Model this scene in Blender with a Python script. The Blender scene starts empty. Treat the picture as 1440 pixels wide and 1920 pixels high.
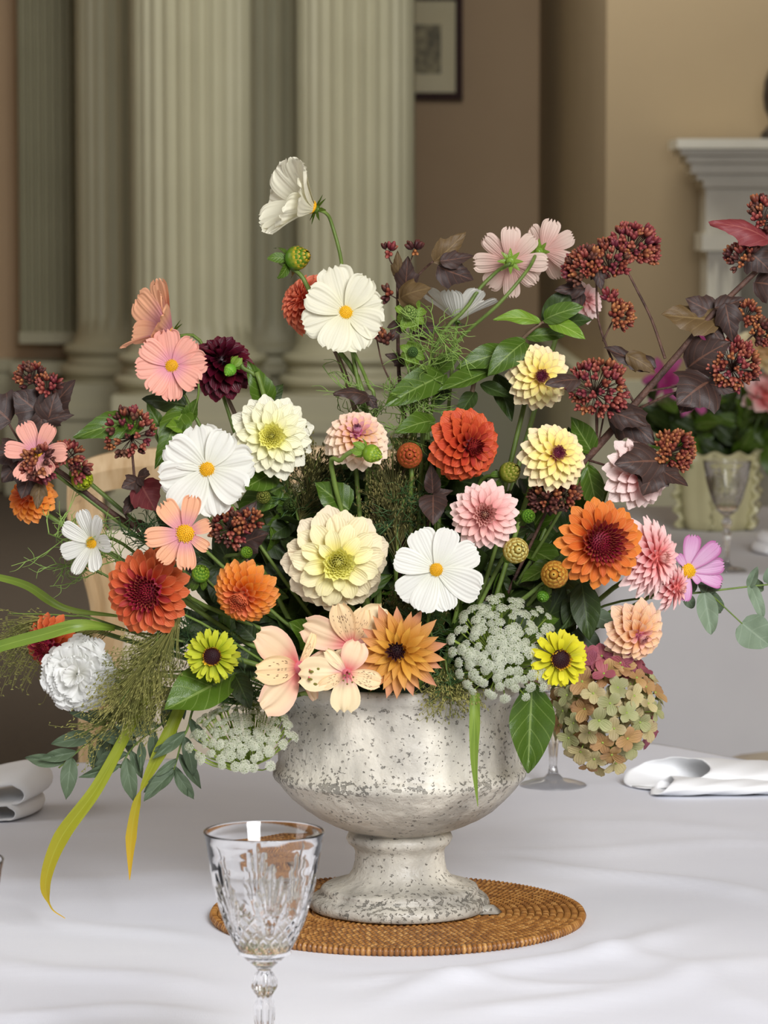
import bpy, math, random
from mathutils import Vector, Matrix
R_ = random.Random(7)
PI = math.pi
SC = bpy.context.scene
COL = SC.collection
def lin(c):
    if isinstance(c, str):
        c = [int(c[i:i+2], 16) / 255 for i in (0, 2, 4)]
    return tuple((x / 12.92 if x <= .04045 else ((x + .055) / 1.055) ** 2.4) for x in c) + (1,)

# ------------------------------------------------------------------ camera, light, exposure
F = 6656.0
CAM = Vector((0, 0, 1.34))
PITCH = math.atan(560 / F)
cd = bpy.data.cameras.new('camera')
co = bpy.data.objects.new('camera', cd); COL.objects.link(co)
co.location = CAM; co.rotation_euler = (PI / 2 - PITCH, 0, 0)
cd.sensor_fit = 'VERTICAL'; cd.sensor_height = 36; cd.sensor_width = 27
cd.lens = F / 1920 * 36
cd.dof.use_dof = True; cd.dof.focus_distance = 2.9; cd.dof.aperture_fstop = 19
cd.clip_start = .05; cd.clip_end = 100
SC.camera = co
w = bpy.data.worlds.new('world'); SC.world = w; w.use_nodes = True
bg = w.node_tree.nodes['Background']; bg.inputs[0].default_value = lin('e9eef6'); bg.inputs[1].default_value = .23
def area(name, loc, aim, sx, sy, power, color):
    l = bpy.data.lights.new(name, 'AREA'); l.shape = 'RECTANGLE'; l.size = sx; l.size_y = sy
    l.energy = power; l.color = lin(color)[:3]
    o = bpy.data.objects.new(name, l); COL.objects.link(o); o.location = loc
    o.rotation_euler = (Vector(aim) - Vector(loc)).to_track_quat('-Z', 'Y').to_euler()
    return o
area('window_light_rear', (1.25, -.6, 2.75), (.05, 3, .95), 1.7, 1.5, 212, 'f8f8fa')
area('fill_light_side', (-3.6, 2.2, 2.6), (0, 3.1, .95), 2.2, 2.4, 48, 'f8f8fc')  # added fill lamp on the left; the wall there has no window
area('hall_fill_light', (.1, 11.0, 4.4), (-.6, 15.3, 1.9), 2.4, 2.0, 215, 'fbfaf4')  # added lamp to brighten columns and back wall; the ceiling has no opening
SC.view_settings.view_transform = 'Standard'; SC.view_settings.look = 'None'
SC.view_settings.gamma = 1; SC.view_settings.use_curve_mapping = False
SC.view_settings.exposure = .0
SC.cycles.max_bounces = 10; SC.cycles.transparent_max_bounces = 12; SC.cycles.transmission_bounces = 10
SC.cycles.caustics_reflective = False; SC.cycles.caustics_refractive = True
SC.cycles.sample_clamp_indirect = 6

# ------------------------------------------------------------------ helpers
UX, UY = .0131, 2.955          # urn axis
TZ = .75                        # table height
MZ = .757                       # top of the rattan mat
def at(px, py, Y):
    sp, cp = math.sin(PITCH), math.cos(PITCH)
    dx, dy = (px - 720) / F, (960 - py) / F
    d = Vector((dx, cp + dy * sp, -sp + dy * cp))
    return CAM + d * (Y / d.y)
def P(px, py, off=0.0): return at(px, py, UY + off)
def onz(px, py, z):
    a = at(px, py, 1) - CAM
    return CAM + a * ((z - CAM.z) / a.z)
PX = UY / F                     # metres per photo pixel at the urn

class MB:
    def __init__(s): s.v = []; s.f = []; s.c = []
    def add(s, v, f, c=None, m=None):
        o = len(s.v)
        s.v += [m @ Vector(p) for p in v] if m is not None else [Vector(p) for p in v]
        s.f += [tuple(i + o for i in q) for q in f]
        s.c += c if c is not None else [(0, 0, 0, 1)] * len(v)
        return s
    def mesh(s, name, mat, smooth=True):
        me = bpy.data.meshes.new(name)
        me.from_pydata([tuple(p) for p in s.v], [], s.f)
        a = me.color_attributes.new('pc', 'FLOAT_COLOR', 'POINT')
        a.data.foreach_set('color', [x for c in s.c for x in c])
        if smooth: me.polygons.foreach_set('use_smooth', [True] * len(me.polygons))
        for m in (mat if isinstance(mat, (list, tuple)) else [mat]): me.materials.append(m)
        me.update(); return me
def shape(name, vfc, mat, smooth=True):
    return MB().add(*vfc).mesh(name, mat, smooth)
def thing(name, label, cat, loc, group=None):
    o = bpy.data.objects.new(name, None); COL.objects.link(o)
    o.location = loc; o.empty_display_size = .02
    return tag(o, label, cat, group)
def tag(o, label, cat, group=None):
    o['label'] = label; o['category'] = cat; o['kind'] = 'thing'
    if group: o['group'] = group
    return o
def part(name, me, parent=None, M=None, label=None, stuff=False):
    """link a mesh; M is a world matrix (translations only on the parents)"""
    o = bpy.data.objects.new(name, me); COL.objects.link(o)
    M = M if M is not None else Matrix()
    if parent is not None:
        o.parent = parent
        off = Vector((0, 0, 0)); q = parent
        chain = []
        while q is not None: chain.append(q); q = q.parent
        W = Matrix()
        for q in reversed(chain): W = W @ q.matrix_basis
        o.matrix_basis = W.inverted() @ M
    else: o.matrix_basis = M
    if label: o['label'] = label
    if stuff: o['kind'] = 'stuff'
    return o
def struct(name, me):
    o = part(name, me); o['kind'] = 'structure'; return o
def frame(z, roll=0, hint=None):
    z = Vector(z).normalized()
    h = Vector(hint) if hint else (Vector((0, 0, 1)) if abs(z.z) < .97 else Vector((0, 1, 0)))
    x = h.cross(z).normalized(); y = z.cross(x)
    return Matrix((x, y, z)).transposed().to_4x4() @ Matrix.Rotation(roll, 4, 'Z')
def T(v): return Matrix.Translation(Vector(v))
def S(a, b=None, c=None):
    b = a if b is None else b; c = a if c is None else c
    return Matrix.Diagonal((a, b, c, 1))
def axes(x, y, z, loc):
    m = Matrix((x, y, z)).transposed().to_4x4(); m.translation = loc; return m
def catmull(pts, n=6):
    p = [Vector(q) for q in pts]
    if len(p) < 3: return [p[0].lerp(p[1], i / n) for i in range(n + 1)]
    p = [p[0] * 2 - p[1]] + p + [p[-1] * 2 - p[-2]]
    out = []
    for i in range(1, len(p) - 2):
        for k in range(n):
            t = k / n; a, b, c, d = p[i - 1:i + 3]
            out.append(.5 * ((2 * b) + (c - a) * t + (2 * a - 5 * b + 4 * c - d) * t * t + (3 * b - a - 3 * c + d) * t ** 3))
    out.append(p[-2]); return out
def tube(pts, r0, r1=None, n=6, cap=True):
    r1 = r0 if r1 is None else r1
    v, f, c = [], [], []; m = len(pts); up = None
    for i, p in enumerate(pts):
        d = (pts[min(i + 1, m - 1)] - pts[max(i - 1, 0)])
        d = d.normalized() if d.length > 1e-9 else Vector((0, 0, 1))
        if up is None: up = d.orthogonal().normalized()
        up = (up - d * up.dot(d)); up = up.normalized() if up.length > 1e-9 else d.orthogonal().normalized()
        s = d.cross(up); t = i / (m - 1); r = r0 + (r1 - r0) * t
        for k in range(n):
            a = 2 * PI * k / n
            v.append(p + (up * math.cos(a) + s * math.sin(a)) * r); c.append((t, k / n, 0, 1))
        if i:
            for k in range(n):
                k2 = (k + 1) % n
                f.append(((i - 1) * n + k, (i - 1) * n + k2, i * n + k2, i * n + k))
    if cap:
        f.append(tuple(range(n - 1, -1, -1))); f.append(tuple((m - 1) * n + k for k in range(n)))
    return v, f, c
def lathe(prof, n=64, fn=None, close=False):
    v, f, c = [], [], []
    m = len(prof)
    for i, (r, z) in enumerate(prof):
        for k in range(n):
            a = 2 * PI * k / n
            rr, zz = fn(r, z, a, i) if fn else (r, z)
            v.append(Vector((rr * math.cos(a), rr * math.sin(a), zz))); c.append((i / (m - 1), k / n, 0, 1))
    for i in range(m if close else m - 1):
        j = (i + 1) % m
        for k in range(n):
            k2 = (k + 1) % n
            f.append((i * n + k, i * n + k2, j * n + k2, j * n + k))
    return v, f, c
def box(x0, x1, y0, y1, z0, z1):
    v = [(x, y, z) for z in (z0, z1) for y in (y0, y1) for x in (x0, x1)]
    return v, [(0, 2, 3, 1), (4, 5, 7, 6), (0, 1, 5, 4), (2, 6, 7, 3), (0, 4, 6, 2), (1, 3, 7, 5)], None
def blob(r=(1, 1, 1), nu=8, nv=6):
    v, f, c = [], [], []
    for i in range(nv + 1):
        th = PI * i / nv
        for k in range(nu):
            a = 2 * PI * k / nu
            v.append((r[0] * math.sin(th) * math.cos(a), r[1] * math.sin(th) * math.sin(a), r[2] * math.cos(th))); c.append((i / nv, .5, 0, 1))
    for i in range(nv):
        for k in range(nu):
            k2 = (k + 1) % nu
            f.append((i * nu + k, (i + 1) * nu + k, (i + 1) * nu + k2, i * nu + k2))
    return v, f, c
def lerp(tab, t):
    for (a, b), (c, d) in zip(tab, tab[1:]):
        if t <= c: return b + (d - b) * (t - a) / (c - a)
    return tab[-1][1]

# ------------------------------------------------------------------ materials
def nodes(name):
    m = bpy.data.materials.new(name); m.use_nodes = True
    nt = m.node_tree; nt.nodes.clear()
    out = nt.nodes.new('ShaderNodeOutputMaterial')
    def N(t, **k):
        n = nt.nodes.new('ShaderNode' + t)
        for a, b in k.items(): setattr(n, a, b)
        return n
    L = nt.links.new
    return m, N, L, out
def ramp(N, stops, interp='LINEAR'):
    r = N('ValToRGB'); e = r.color_ramp; e.interpolation = interp
    while len(e.elements) > 1: e.elements.remove(e.elements[-1])
    for i, (p, c) in enumerate(stops):
        x = e.elements[0] if i == 0 else e.elements.new(p)
        x.position = p; x.color = lin(c) if isinstance(c, str) else (c if len(c) == 4 else tuple(c) + (1,))
    return r
def math_(N, L, op, a, b=None, clamp=False):
    n = N('Math', operation=op); n.use_clamp = clamp
    for i, x in enumerate((a, b)):
        if x is None: continue
        if isinstance(x, (int, float)): n.inputs[i].default_value = x
        else: L(x, n.inputs[i])
    return n.outputs[0]
def mixc(N, L, fac, a, b, blend='MIX'):
    n = N('Mix', data_type='RGBA', blend_type=blend)
    for i, x in ((0, fac), (6, a), (7, b)):
        if isinstance(x, (int, float)): n.inputs[i].default_value = x
        elif isinstance(x, (tuple, list)): n.inputs[i].default_value = x
        elif isinstance(x, str): n.inputs[i].default_value = lin(x)
        else: L(x, n.inputs[i])
    return n.outputs[2]
def petal_mat(name, base, tip=None, e0=.2, e1=.9, trans=.2, rough=.5, vein=22, streak=None, edge=None, var=.05, vb=.25):
    m, N, L, out = nodes(name)
    at_ = N('Attribute', attribute_name='pc'); sp = N('SeparateColor'); L(at_.outputs['Color'], sp.inputs[0])
    u, v, t = sp.outputs[0], sp.outputs[1], sp.outputs[2]
    ra = ramp(N, base); L(t, ra.inputs[0]); col = ra.outputs[0]
    if tip:
        rb = ramp(N, tip); L(t, rb.inputs[0])
        mr = N('MapRange', interpolation_type='SMOOTHSTEP'); mr.inputs[1].default_value = e0; mr.inputs[2].default_value = e1
        L(u, mr.inputs[0]); col = mixc(N, L, mr.outputs[0], col, rb.outputs[0])
    if edge:
        mr = N('MapRange', interpolation_type='SMOOTHSTEP'); mr.inputs[1].default_value = .55; mr.inputs[2].default_value = 1
        L(v, mr.inputs[0]); col = mixc(N, L, math_(N, L, 'MULTIPLY', mr.outputs[0], .6), col, edge)
    if streak:
        cb = N('CombineXYZ'); L(math_(N, L, 'MULTIPLY', u, 6), cb.inputs[0]); L(math_(N, L, 'MULTIPLY', v, 8), cb.inputs[1])
        oi0 = N('ObjectInfo'); L(math_(N, L, 'MULTIPLY', oi0.outputs['Random'], 40), cb.inputs[2])
        vo = N('TexVoronoi', feature='F1'); vo.inputs['Scale'].default_value = 1.3; L(cb.outputs[0], vo.inputs['Vector'])
        s1 = math_(N, L, 'LESS_THAN', vo.outputs['Distance'], .26)
        s2 = math_(N, L, 'MULTIPLY', math_(N, L, 'GREATER_THAN', u, .3), math_(N, L, 'LESS_THAN', u, .78))
        s3 = math_(N, L, 'MULTIPLY', math_(N, L, 'MULTIPLY', s1, s2), math_(N, L, 'LESS_THAN', v, .8))
        col = mixc(N, L, s3, col, streak)
    oi = N('ObjectInfo'); hs = N('HueSaturation')
    L(math_(N, L, 'ADD', math_(N, L, 'MULTIPLY', oi.outputs['Random'], 2 * var), 1 - var * 1.4), hs.inputs['Value'])
    L(math_(N, L, 'ADD', math_(N, L, 'MULTIPLY', oi.outputs['Random'], var * .12), .5 - var * .06), hs.inputs['Hue'])
    L(col, hs.inputs['Color']); col = hs.outputs[0]
    wv = math_(N, L, 'SINE', math_(N, L, 'MULTIPLY', v, vein))
    bp = N('Bump'); bp.inputs['Strength'].default_value = vb; bp.inputs['Distance'].default_value = .0008; L(wv, bp.inputs['Height'])
    pb = N('BsdfPrincipled'); L(col, pb.inputs['Base Color']); pb.inputs['Roughness'].default_value = rough
    pb.inputs['Specular IOR Level'].default_value = .25; L(bp.outputs[0], pb.inputs['Normal'])
    tr = N('BsdfTranslucent'); L(col, tr.inputs[0]); mx = N('MixShader'); mx.inputs[0].default_value = trans
    L(pb.outputs[0], mx.inputs[1]); L(tr.outputs[0], mx.inputs[2]); L(mx.outputs[0], out.inputs[0])
    return m
def leaf_mat(name, a, b, vein, rough=.4, trans=.2, back=None, vs=7.0, vamt=.55, tipc=None):
    m, N, L, out = nodes(name)
    at_ = N('Attribute', attribute_name='pc'); sp = N('SeparateColor'); L(at_.outputs['Color'], sp.inputs[0])
    u, v = sp.outputs[0], sp.outputs[1]
    tc = N('TexCoord'); no = N('TexNoise'); no.inputs['Scale'].default_value = 55; L(tc.outputs['Object'], no.inputs['Vector'])
    oi = N('ObjectInfo')
    fac = math_(N, L, 'ADD', math_(N, L, 'MULTIPLY', no.outputs[0], .6), math_(N, L, 'MULTIPLY', oi.outputs['Random'], .5), True)
    col = mixc(N, L, fac, a, b)
    if tipc: col = mixc(N, L, math_(N, L, 'POWER', u, 2.2), col, tipc)
    # side veins run forward from the midrib
    q = math_(N, L, 'FRACT', math_(N, L, 'SUBTRACT', math_(N, L, 'MULTIPLY', u, vs), math_(N, L, 'MULTIPLY', v, vs * .28)))
    sv = math_(N, L, 'LESS_THAN', q, .1); mv = math_(N, L, 'LESS_THAN', v, .05)
    vn = math_(N, L, 'MAXIMUM', math_(N, L, 'MULTIPLY', sv, .5), mv)
    col = mixc(N, L, math_(N, L, 'MULTIPLY', vn, vamt), col, vein)
    if back:
        g = N('NewGeometry'); col = mixc(N, L, math_(N, L, 'MULTIPLY', g.outputs['Backfacing'], .8), col, back)
    pu = math_(N, L, 'ABSOLUTE', math_(N, L, 'SUBTRACT', q, .5))
    h = math_(N, L, 'ADD', pu, math_(N, L, 'MULTIPLY', no.outputs[0], .5))
    bp = N('Bump'); bp.inputs['Strength'].default_value = .35; bp.inputs['Distance'].default_value = .0012; bp.invert = True; L(h, bp.inputs['Height'])
    pb = N('BsdfPrincipled'); L(col, pb.inputs['Base Color']); pb.inputs['Roughness'].default_value = rough
    pb.inputs['Specular IOR Level'].default_value = .4; L(bp.outputs[0], pb.inputs['Normal'])
    tr = N('BsdfTranslucent'); L(col, tr.inputs[0]); mx = N('MixShader'); mx.inputs[0].default_value = trans
    L(pb.outputs[0], mx.inputs[1]); L(tr.outputs[0], mx.inputs[2]); L(mx.outputs[0], out.inputs[0])
    return m
def plain(name, a, b=None, rough=.6, scale=20, bump=0, spec=.4, metal=0, bscale=None, coord='Object', var=0, stretch=None):
    m, N, L, out = nodes(name)
    pb = N('BsdfPrincipled'); pb.inputs['Roughness'].default_value = rough; pb.inputs['Specular IOR Level'].default_value = spec
    pb.inputs['Metallic'].default_value = metal
    tc = N('TexCoord'); no = N('TexNoise'); no.inputs['Scale'].default_value = scale; no.inputs['Detail'].default_value = 5
    src = tc.outputs[coord]
    if stretch:
        mp = N('Mapping'); mp.inputs['Scale'].default_value = stretch; L(src, mp.inputs[0]); src = mp.outputs[0]
    L(src, no.inputs['Vector'])
    r = ramp(N, [(.3, a), (.7, b or a)]); L(no.outputs[0], r.inputs[0]); col = r.outputs[0]
    if var:
        oi = N('ObjectInfo'); hs = N('HueSaturation')
        L(math_(N, L, 'ADD', math_(N, L, 'MULTIPLY', oi.outputs['Random'], 2 * var), 1 - var), hs.inputs['Value'])
        L(col, hs.inputs['Color']); col = hs.outputs[0]
    L(col, pb.inputs['Base Color'])
    if bump:
        n2 = N('TexNoise'); n2.inputs['Scale'].default_value = bscale or scale * 4; n2.inputs['Detail'].default_value = 6
        L(src, n2.inputs['Vector'])
        bp = N('Bump'); bp.inputs['Strength'].default_value = 1; bp.inputs['Distance'].default_value = bump
        L(n2.outputs[0], bp.inputs['Height']); L(bp.outputs[0], pb.inputs['Normal'])
    L(pb.outputs[0], out.inputs[0]); return m
def glass_mat(name, tint='ffffff', rough=0.0):
    m, N, L, out = nodes(name)
    g = N('BsdfPrincipled'); g.inputs['Base Color'].default_value = lin(tint); g.inputs['Roughness'].default_value = rough
    g.inputs['Transmission Weight'].default_value = 1; g.inputs['IOR'].default_value = 1.5
    L(g.outputs[0], out.inputs[0]); return m
def cloth_mat(name, a, b, sc=900, bump=.0002, wrink=.0016):
    m, N, L, out = nodes(name)
    tc = N('TexCoord'); src = tc.outputs['Object']
    def noise(scale, stretch, detail=4):
        mp = N('Mapping'); mp.inputs['Scale'].default_value = stretch; L(src, mp.inputs[0])
        no = N('TexNoise'); no.inputs['Scale'].default_value = scale; no.inputs['Detail'].default_value = detail; L(mp.outputs[0], no.inputs['Vector']); return no.outputs[0]
    n0 = noise(3, (1, 1, 1)); r = ramp(N, [(.35, a), (.65, b)]); L(n0, r.inputs[0])
    slub = noise(60, (.12, 2.2, 1), 3); thread = noise(sc, (1, .25, 1), 2)
    soft = noise(9, (.5, 1.6, 1), 2)
    b1 = N('Bump'); b1.inputs['Distance'].default_value = wrink; b1.inputs['Strength'].default_value = .5; L(soft, b1.inputs['Height'])
    b2 = N('Bump'); b2.inputs['Distance'].default_value = bump * 3; b2.inputs['Strength'].default_value = .35; L(slub, b2.inputs['Height']); L(b1.outputs[0], b2.inputs['Normal'])
    b3 = N('Bump'); b3.inputs['Distance'].default_value = bump; b3.inputs['Strength'].default_value = .5; L(thread, b3.inputs['Height']); L(b2.outputs[0], b3.inputs['Normal'])
    pb = N('BsdfPrincipled'); L(r.outputs[0], pb.inputs['Base Color']); pb.inputs['Roughness'].default_value = .8
    pb.inputs['Specular IOR Level'].default_value = .2; pb.inputs['Sheen Weight'].default_value = .15
    L(b3.outputs[0], pb.inputs['Normal']); L(pb.outputs[0], out.inputs[0]); return m
def urn_mat():
    m, N, L, out = nodes('weathered_urn_glaze')
    tc = N('TexCoord'); src = tc.outputs['Object']
    def noise(scale, detail=6, st=(1, 1, 1), rough=.55):
        mp = N('Mapping'); mp.inputs['Scale'].default_value = st; L(src, mp.inputs[0])
        no = N('TexNoise'); no.inputs['Scale'].default_value = scale; no.inputs['Detail'].default_value = detail
        no.inputs['Roughness'].default_value = rough; L(mp.outputs[0], no.inputs['Vector']); return no.outputs[0]
    big = noise(16, 6, (1, 1, .7)); r = ramp(N, [(.32, '86827a'), (.46, 'b4afa3'), (.62, 'dcd6c6')]); L(big, r.inputs[0]); col = r.outputs[0]
    streaky = noise(40, 5, (1, 1, .25)); r3 = ramp(N, [(.42, (0, 0, 0)), (.62, (1, 1, 1))]); L(streaky, r3.inputs[0])
    col = mixc(N, L, math_(N, L, 'MULTIPLY', r3.outputs[0], .35), col, 'b9b3a4')
    # pits: fine dark specks gathered in patches
    pit = noise(240, 3, (1, 1, 1.25), .6); patch = noise(24, 3)
    at_ = N('Attribute', attribute_name='pc'); sp = N('SeparateColor'); L(at_.outputs['Color'], sp.inputs[0])
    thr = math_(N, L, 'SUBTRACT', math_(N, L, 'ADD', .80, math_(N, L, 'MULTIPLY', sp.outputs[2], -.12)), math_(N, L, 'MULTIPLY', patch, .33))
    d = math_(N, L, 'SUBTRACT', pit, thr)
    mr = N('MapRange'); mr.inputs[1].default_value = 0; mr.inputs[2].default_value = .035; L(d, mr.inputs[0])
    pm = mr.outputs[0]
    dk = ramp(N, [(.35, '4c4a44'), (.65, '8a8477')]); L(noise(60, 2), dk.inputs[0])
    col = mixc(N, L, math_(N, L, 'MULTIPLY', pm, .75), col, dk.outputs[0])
    h = math_(N, L, 'SUBTRACT', math_(N, L, 'ADD', math_(N, L, 'MULTIPLY', noise(70, 6), .6), math_(N, L, 'MULTIPLY', big, .8)), math_(N, L, 'MULTIPLY', pm, .55))
    bp = N('Bump'); bp.inputs['Strength'].default_value = 1; bp.inputs['Distance'].default_value = .004; L(h, bp.inputs['Height'])
    pb = N('BsdfPrincipled'); L(col, pb.inputs['Base Color']); pb.inputs['Specular IOR Level'].default_value = .5
    L(math_(N, L, 'ADD', math_(N, L, 'MULTIPLY', big, .3), .3), pb.inputs['Roughness']); L(bp.outputs[0], pb.inputs['Normal'])
    L(pb.outputs[0], out.inputs[0]); return m

M_wall = plain('buff_wall_paint', 'b89e80', 'bda385', .85, 2, .0004, bscale=120)
M_wall2 = plain('ochre_wall_paint', '9a8769', '9f8c6e', .85, 2, .0004, bscale=120)
M_trim = plain('stone_colour_gloss_paint', 'b4b095', 'bbb79c', .5, 3, .0003, bscale=60)
M_floor = plain('dark_carpet', '5a5046', '665b50', .95, 60, .003)
M_ceil = plain('ceiling_paint', 'd8d2c2', 'dcd6c8', .9, 3)
M_marble = plain('grey_white_marble', 'c4bfae', 'd6d2c2', .35, 5, 0, stretch=(1, 3, 1))
M_cloth = cloth_mat('white_linen', 'dfe1ea', 'e8eaf1')
M_cloth2 = cloth_mat('grey_white_linen', 'c9c8ca', 'd2d1d2')
M_nap = cloth_mat('napkin_linen', 'f0f1f2', 'f5f6f7', 700, .00015, .001)
M_urn = urn_mat()
M_glass = glass_mat('cut_crystal')
M_wood = plain('limed_oak', 'b9986c', 'd8bd94', .5, 12, .0006, stretch=(6, 6, .6))
M_seat = plain('cream_upholstery', 'ddd0b8', 'e6dac4', .85, 40, .0004)
M_dark = plain('dark_table_wood', '3a2a1e', '4a3626', .5, 20)
M_foam = plain('wet_floral_foam', '1f2a1a', '2b3722', .95, 80, .002)
M_stem = plain('green_stem', '54692a', '71863c', .5, 60, .0004, var=.15)
M_stemd = plain('dark_green_stem', '33461f', '4a5e2a', .5, 60, .0004, var=.15)
M_stemb = plain('brown_stem', '5a4634', '75604a', .55, 60, .0006, var=.1)
M_bark = plain('ninebark_bark', '3c2822', '6a4c3e', .65, 90, .0012, stretch=(1, 1, 1))
M_green = leaf_mat('glossy_green_leaf', '3b5416', '526f20', '8ea258', .33, .15, vs=6)
M_deep = leaf_mat('deep_green_leaf', '222f10', '35481a', '586c38', .45, .12, vs=6)
M_bright = leaf_mat('bright_green_leaf', '648824', '82a338', 'b4c870', .35, .25, vs=6)
M_nine = leaf_mat('purple_black_leaf', '30221f', '44322c', '76503f', .5, .1, back='5e4a38', vs=5, vamt=.6)
M_nineb = leaf_mat('bronze_leaf', '4f3d27', '6b5534', '927a50', .5, .18, vs=5, vamt=.5)
M_niner = leaf_mat('crimson_leaf', '6e2a30', '8a3a3c', 'b06a60', .5, .2, vs=5, vamt=.5)
M_euc = leaf_mat('grey_green_eucalyptus', '47573f', '5d6e52', '86967c', .55, .12, vs=3, vamt=.35)
M_eucl = leaf_mat('pale_eucalyptus', '6c7e66', '82947a', 'a4b39a', .55, .2, vs=3, vamt=.35)
M_blade = leaf_mat('grass_blade', '65822a', '84993a', 'a7bf55', .4, .25, vs=.5, vamt=.4)
M_bladey = leaf_mat('yellowing_blade', '76881c', '94a028', 'bcc455', .4, .3, vs=.5, vamt=.3, tipc='d4a628')
M_thread = plain('feathery_green', '5f7c34', '86a04e', .5, 40, 0, var=.1)
M_threadd = plain('feathery_dark_green', '2b4422', '42602f', .5, 40, 0, var=.1)
M_pan = plain('panic_grass', '62662c', '9a9452', .6, 30, 0, var=.1)
M_pand = plain('panic_grass_dark', '4a4a22', '7c7440', .6, 30, 0, var=.1)
M_pod = petal_mat('russet_seed_pod', [(0, '6a3026'), (1, '9a5438')], [(0, 'b06a46'), (1, 'c48a54')], .5, 1, .05, .45, var=.3)
M_podr = petal_mat('crimson_seed_pod', [(0, '70282c'), (1, '94403c')], [(0, 'a85850'), (1, 'c06c54')], .5, 1, .05, .45, var=.3)
M_podk = petal_mat('dusky_seed_pod', [(0, '4a2a26'), (1, '6e3c32')], [(0, '744436'), (1, '946044')], .5, 1, .05, .5, var=.3)
M_eye = petal_mat('yellow_florets', [(0, 'd89a10'), (1, 'e8b41c')], [(0, 'f2d040'), (1, 'f5d848')], .3, 1, .05, .6)

# ------------------------------------------------------------------ the room
YB = 17.2
struct('floor', shape('floor', box(-4, 4, -2.2, YB + .2, -.1, 0), M_floor, False))
struct('ceiling', shape('ceiling', box(-4, 4, 0, YB + .2, 4.6, 4.7), M_ceil, False))
struct('wall_back', shape('wall_back', box(-4, 4, YB, YB + .2, 0, 4.6), M_wall, False))
struct('wall_left', shape('wall_left', box(-4.2, -4, -2.2, YB + .2, 0, 4.6), M_wall, False))
struct('wall_right', shape('wall_right', box(4, 4.2, -2.2, YB + .2, 0, 4.6), M_wall, False))
struct('wall_breast', shape('wall_breast', box(.747, 4, 12, YB, 0, 4.6), M_wall2, False))
b = MB(); b.add(*box(-4, .747, YB - .03, YB, 0, .62)).add(*box(-4, .747, YB - .05, YB, .58, .64))
struct('baseboard_back', b.mesh('baseboard_back', M_trim, False))
b = MB(); b.add(*box(.70, 4, 11.965, 12.0, 0, .74)).add(*box(.69, 4, 11.94, 12.0, .70, .78)).add(*box(.70, .747, 12, YB - .06, 0, .74)).add(*box(.69, .747, 12, YB - .06, .70, .78))
struct('baseboard_right', b.mesh('baseboard_right', M_trim, False))

def zat(py, Y): return at(720, py, Y).z
def xat(px, Y): return at(px, 900, Y).x
def column(px, hw, Y, label):
    X = xat(px, Y); r = hw * Y / F
    t = thing('fluted_column', label, 'column', (X, Y, 0), 'fluted columns at the back of the hall')
    K = r / .26
    NF = 26
    def flute(rr, z, a, i):
        q = (a * NF / (2 * PI)) % 1
        q = abs(q - .5) * 2
        d = math.sqrt(max(0, 1 - (q / .78) ** 2)) if q < .78 else 0
        return rr - .028 * K * d * fade[i], z
    zb = zat(640, 15.3)
    prof = [(r * 1.12, zb - .05), (r * 1.05, zb - .035), (r * 1.01, zb), (r, zb + .03), (r, zb + .09), (r, 2.5), (r * .97, 4.6)]
    fade = [0, 0, 0, 0, 1, 1, 1]
    part('shaft', shape('shaft', lathe(prof, NF * 8, flute), M_trim), t, T((X, Y, 0)))
    z0 = zb - .05; s = K
    pb = [(r * 1.12, z0)]
    def torus(rc, rr, zt, n=7):
        return [(rc + rr * math.sin(PI * k / n), zt - rr + rr * math.cos(PI * k / n)) for k in range(n + 1)]
    pb += torus(r * 1.16, .022 * s, z0); z1 = pb[-1][1]
    pb += [(r * 1.16, z1 - .012), (r * 1.17, z1 - .03), (r * 1.2, z1 - .045)]; z1 -= .045
    pb += torus(r * 1.19, .03 * s, z1); z1 = pb[-1][1]
    pb += [(r * 1.24, z1 - .01), (r * 1.24, z1 - .02), (0, z1 - .02)]
    part('base_moulding', shape('base_moulding', lathe(pb, 64), M_trim), t, T((X, Y, 0)))
    z1 -= .02; q = r * 1.25
    part('plinth', shape('plinth', box(-q, q, -q, q, z1 - .1, z1), M_trim, False), t, T((X, Y, 0)))
    q2 = r * 1.3
    b = MB(); b.add(*box(-q * .98, q * .98, -q * .98, q * .98, .16, z1 - .1)).add(*box(-q2, q2, -q2, q2, z1 - .16, z1 - .1)).add(*box(-q2, q2, -q2, q2, 0, .16))
    part('pedestal', b.mesh('pedestal', M_trim, False), t, T((X, Y, 0)))
column(362, 113, 15.3, 'fluted stone-coloured column second from left, behind the dark burgundy dahlia')
column(667, 111, 15.3, 'fluted stone-coloured column beside the framed picture, behind the white cosmos')
column(252, 105, 16.35, 'fluted column standing further back, just right of the flat fluted pilaster')
column(520, 100, 16.35, 'shaded fluted column half hidden in the gap between the two front columns')
# flat fluted pilaster on the back wall
X0, X1 = xat(42, 17), xat(150, 17)
pt = thing('fluted_pilaster', 'flat fluted pilaster against the back wall at the far left', 'pilaster', ((X0 + X1) / 2, 17.05, 0))
v, f = [], []; n = 8 * 12; zb = zat(622, 17)
for i in range(n + 1):
    q = (i / 12) % 1; q = abs(q - .5) * 2
    d = .05 * math.sqrt(max(0, 1 - (q / .8) ** 2)) if q < .8 else 0
    for z in (zb, 4.6): v.append((X0 + (X1 - X0) * i / n, 16.95 + d, z))
for i in range(n): f.append((2 * i, 2 * i + 2, 2 * i + 3, 2 * i + 1))
b = MB().add(v, f); b.add(*box(X0, X1, 17.005, YB, zb, 4.6))
part('shaft', b.mesh('shaft', M_trim, False), pt)
b = MB(); b.add(*box(X0 - .005, X1 + .005, 16.945, YB - .06, .72, zb)).add(*box(X0 - .04, X1 + .04, 16.91, YB - .06, zb - .2, zb - .14)).add(*box(X0 - .07, X1 + .07, 16.88, YB - .06, 0, zb - .36))
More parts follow.
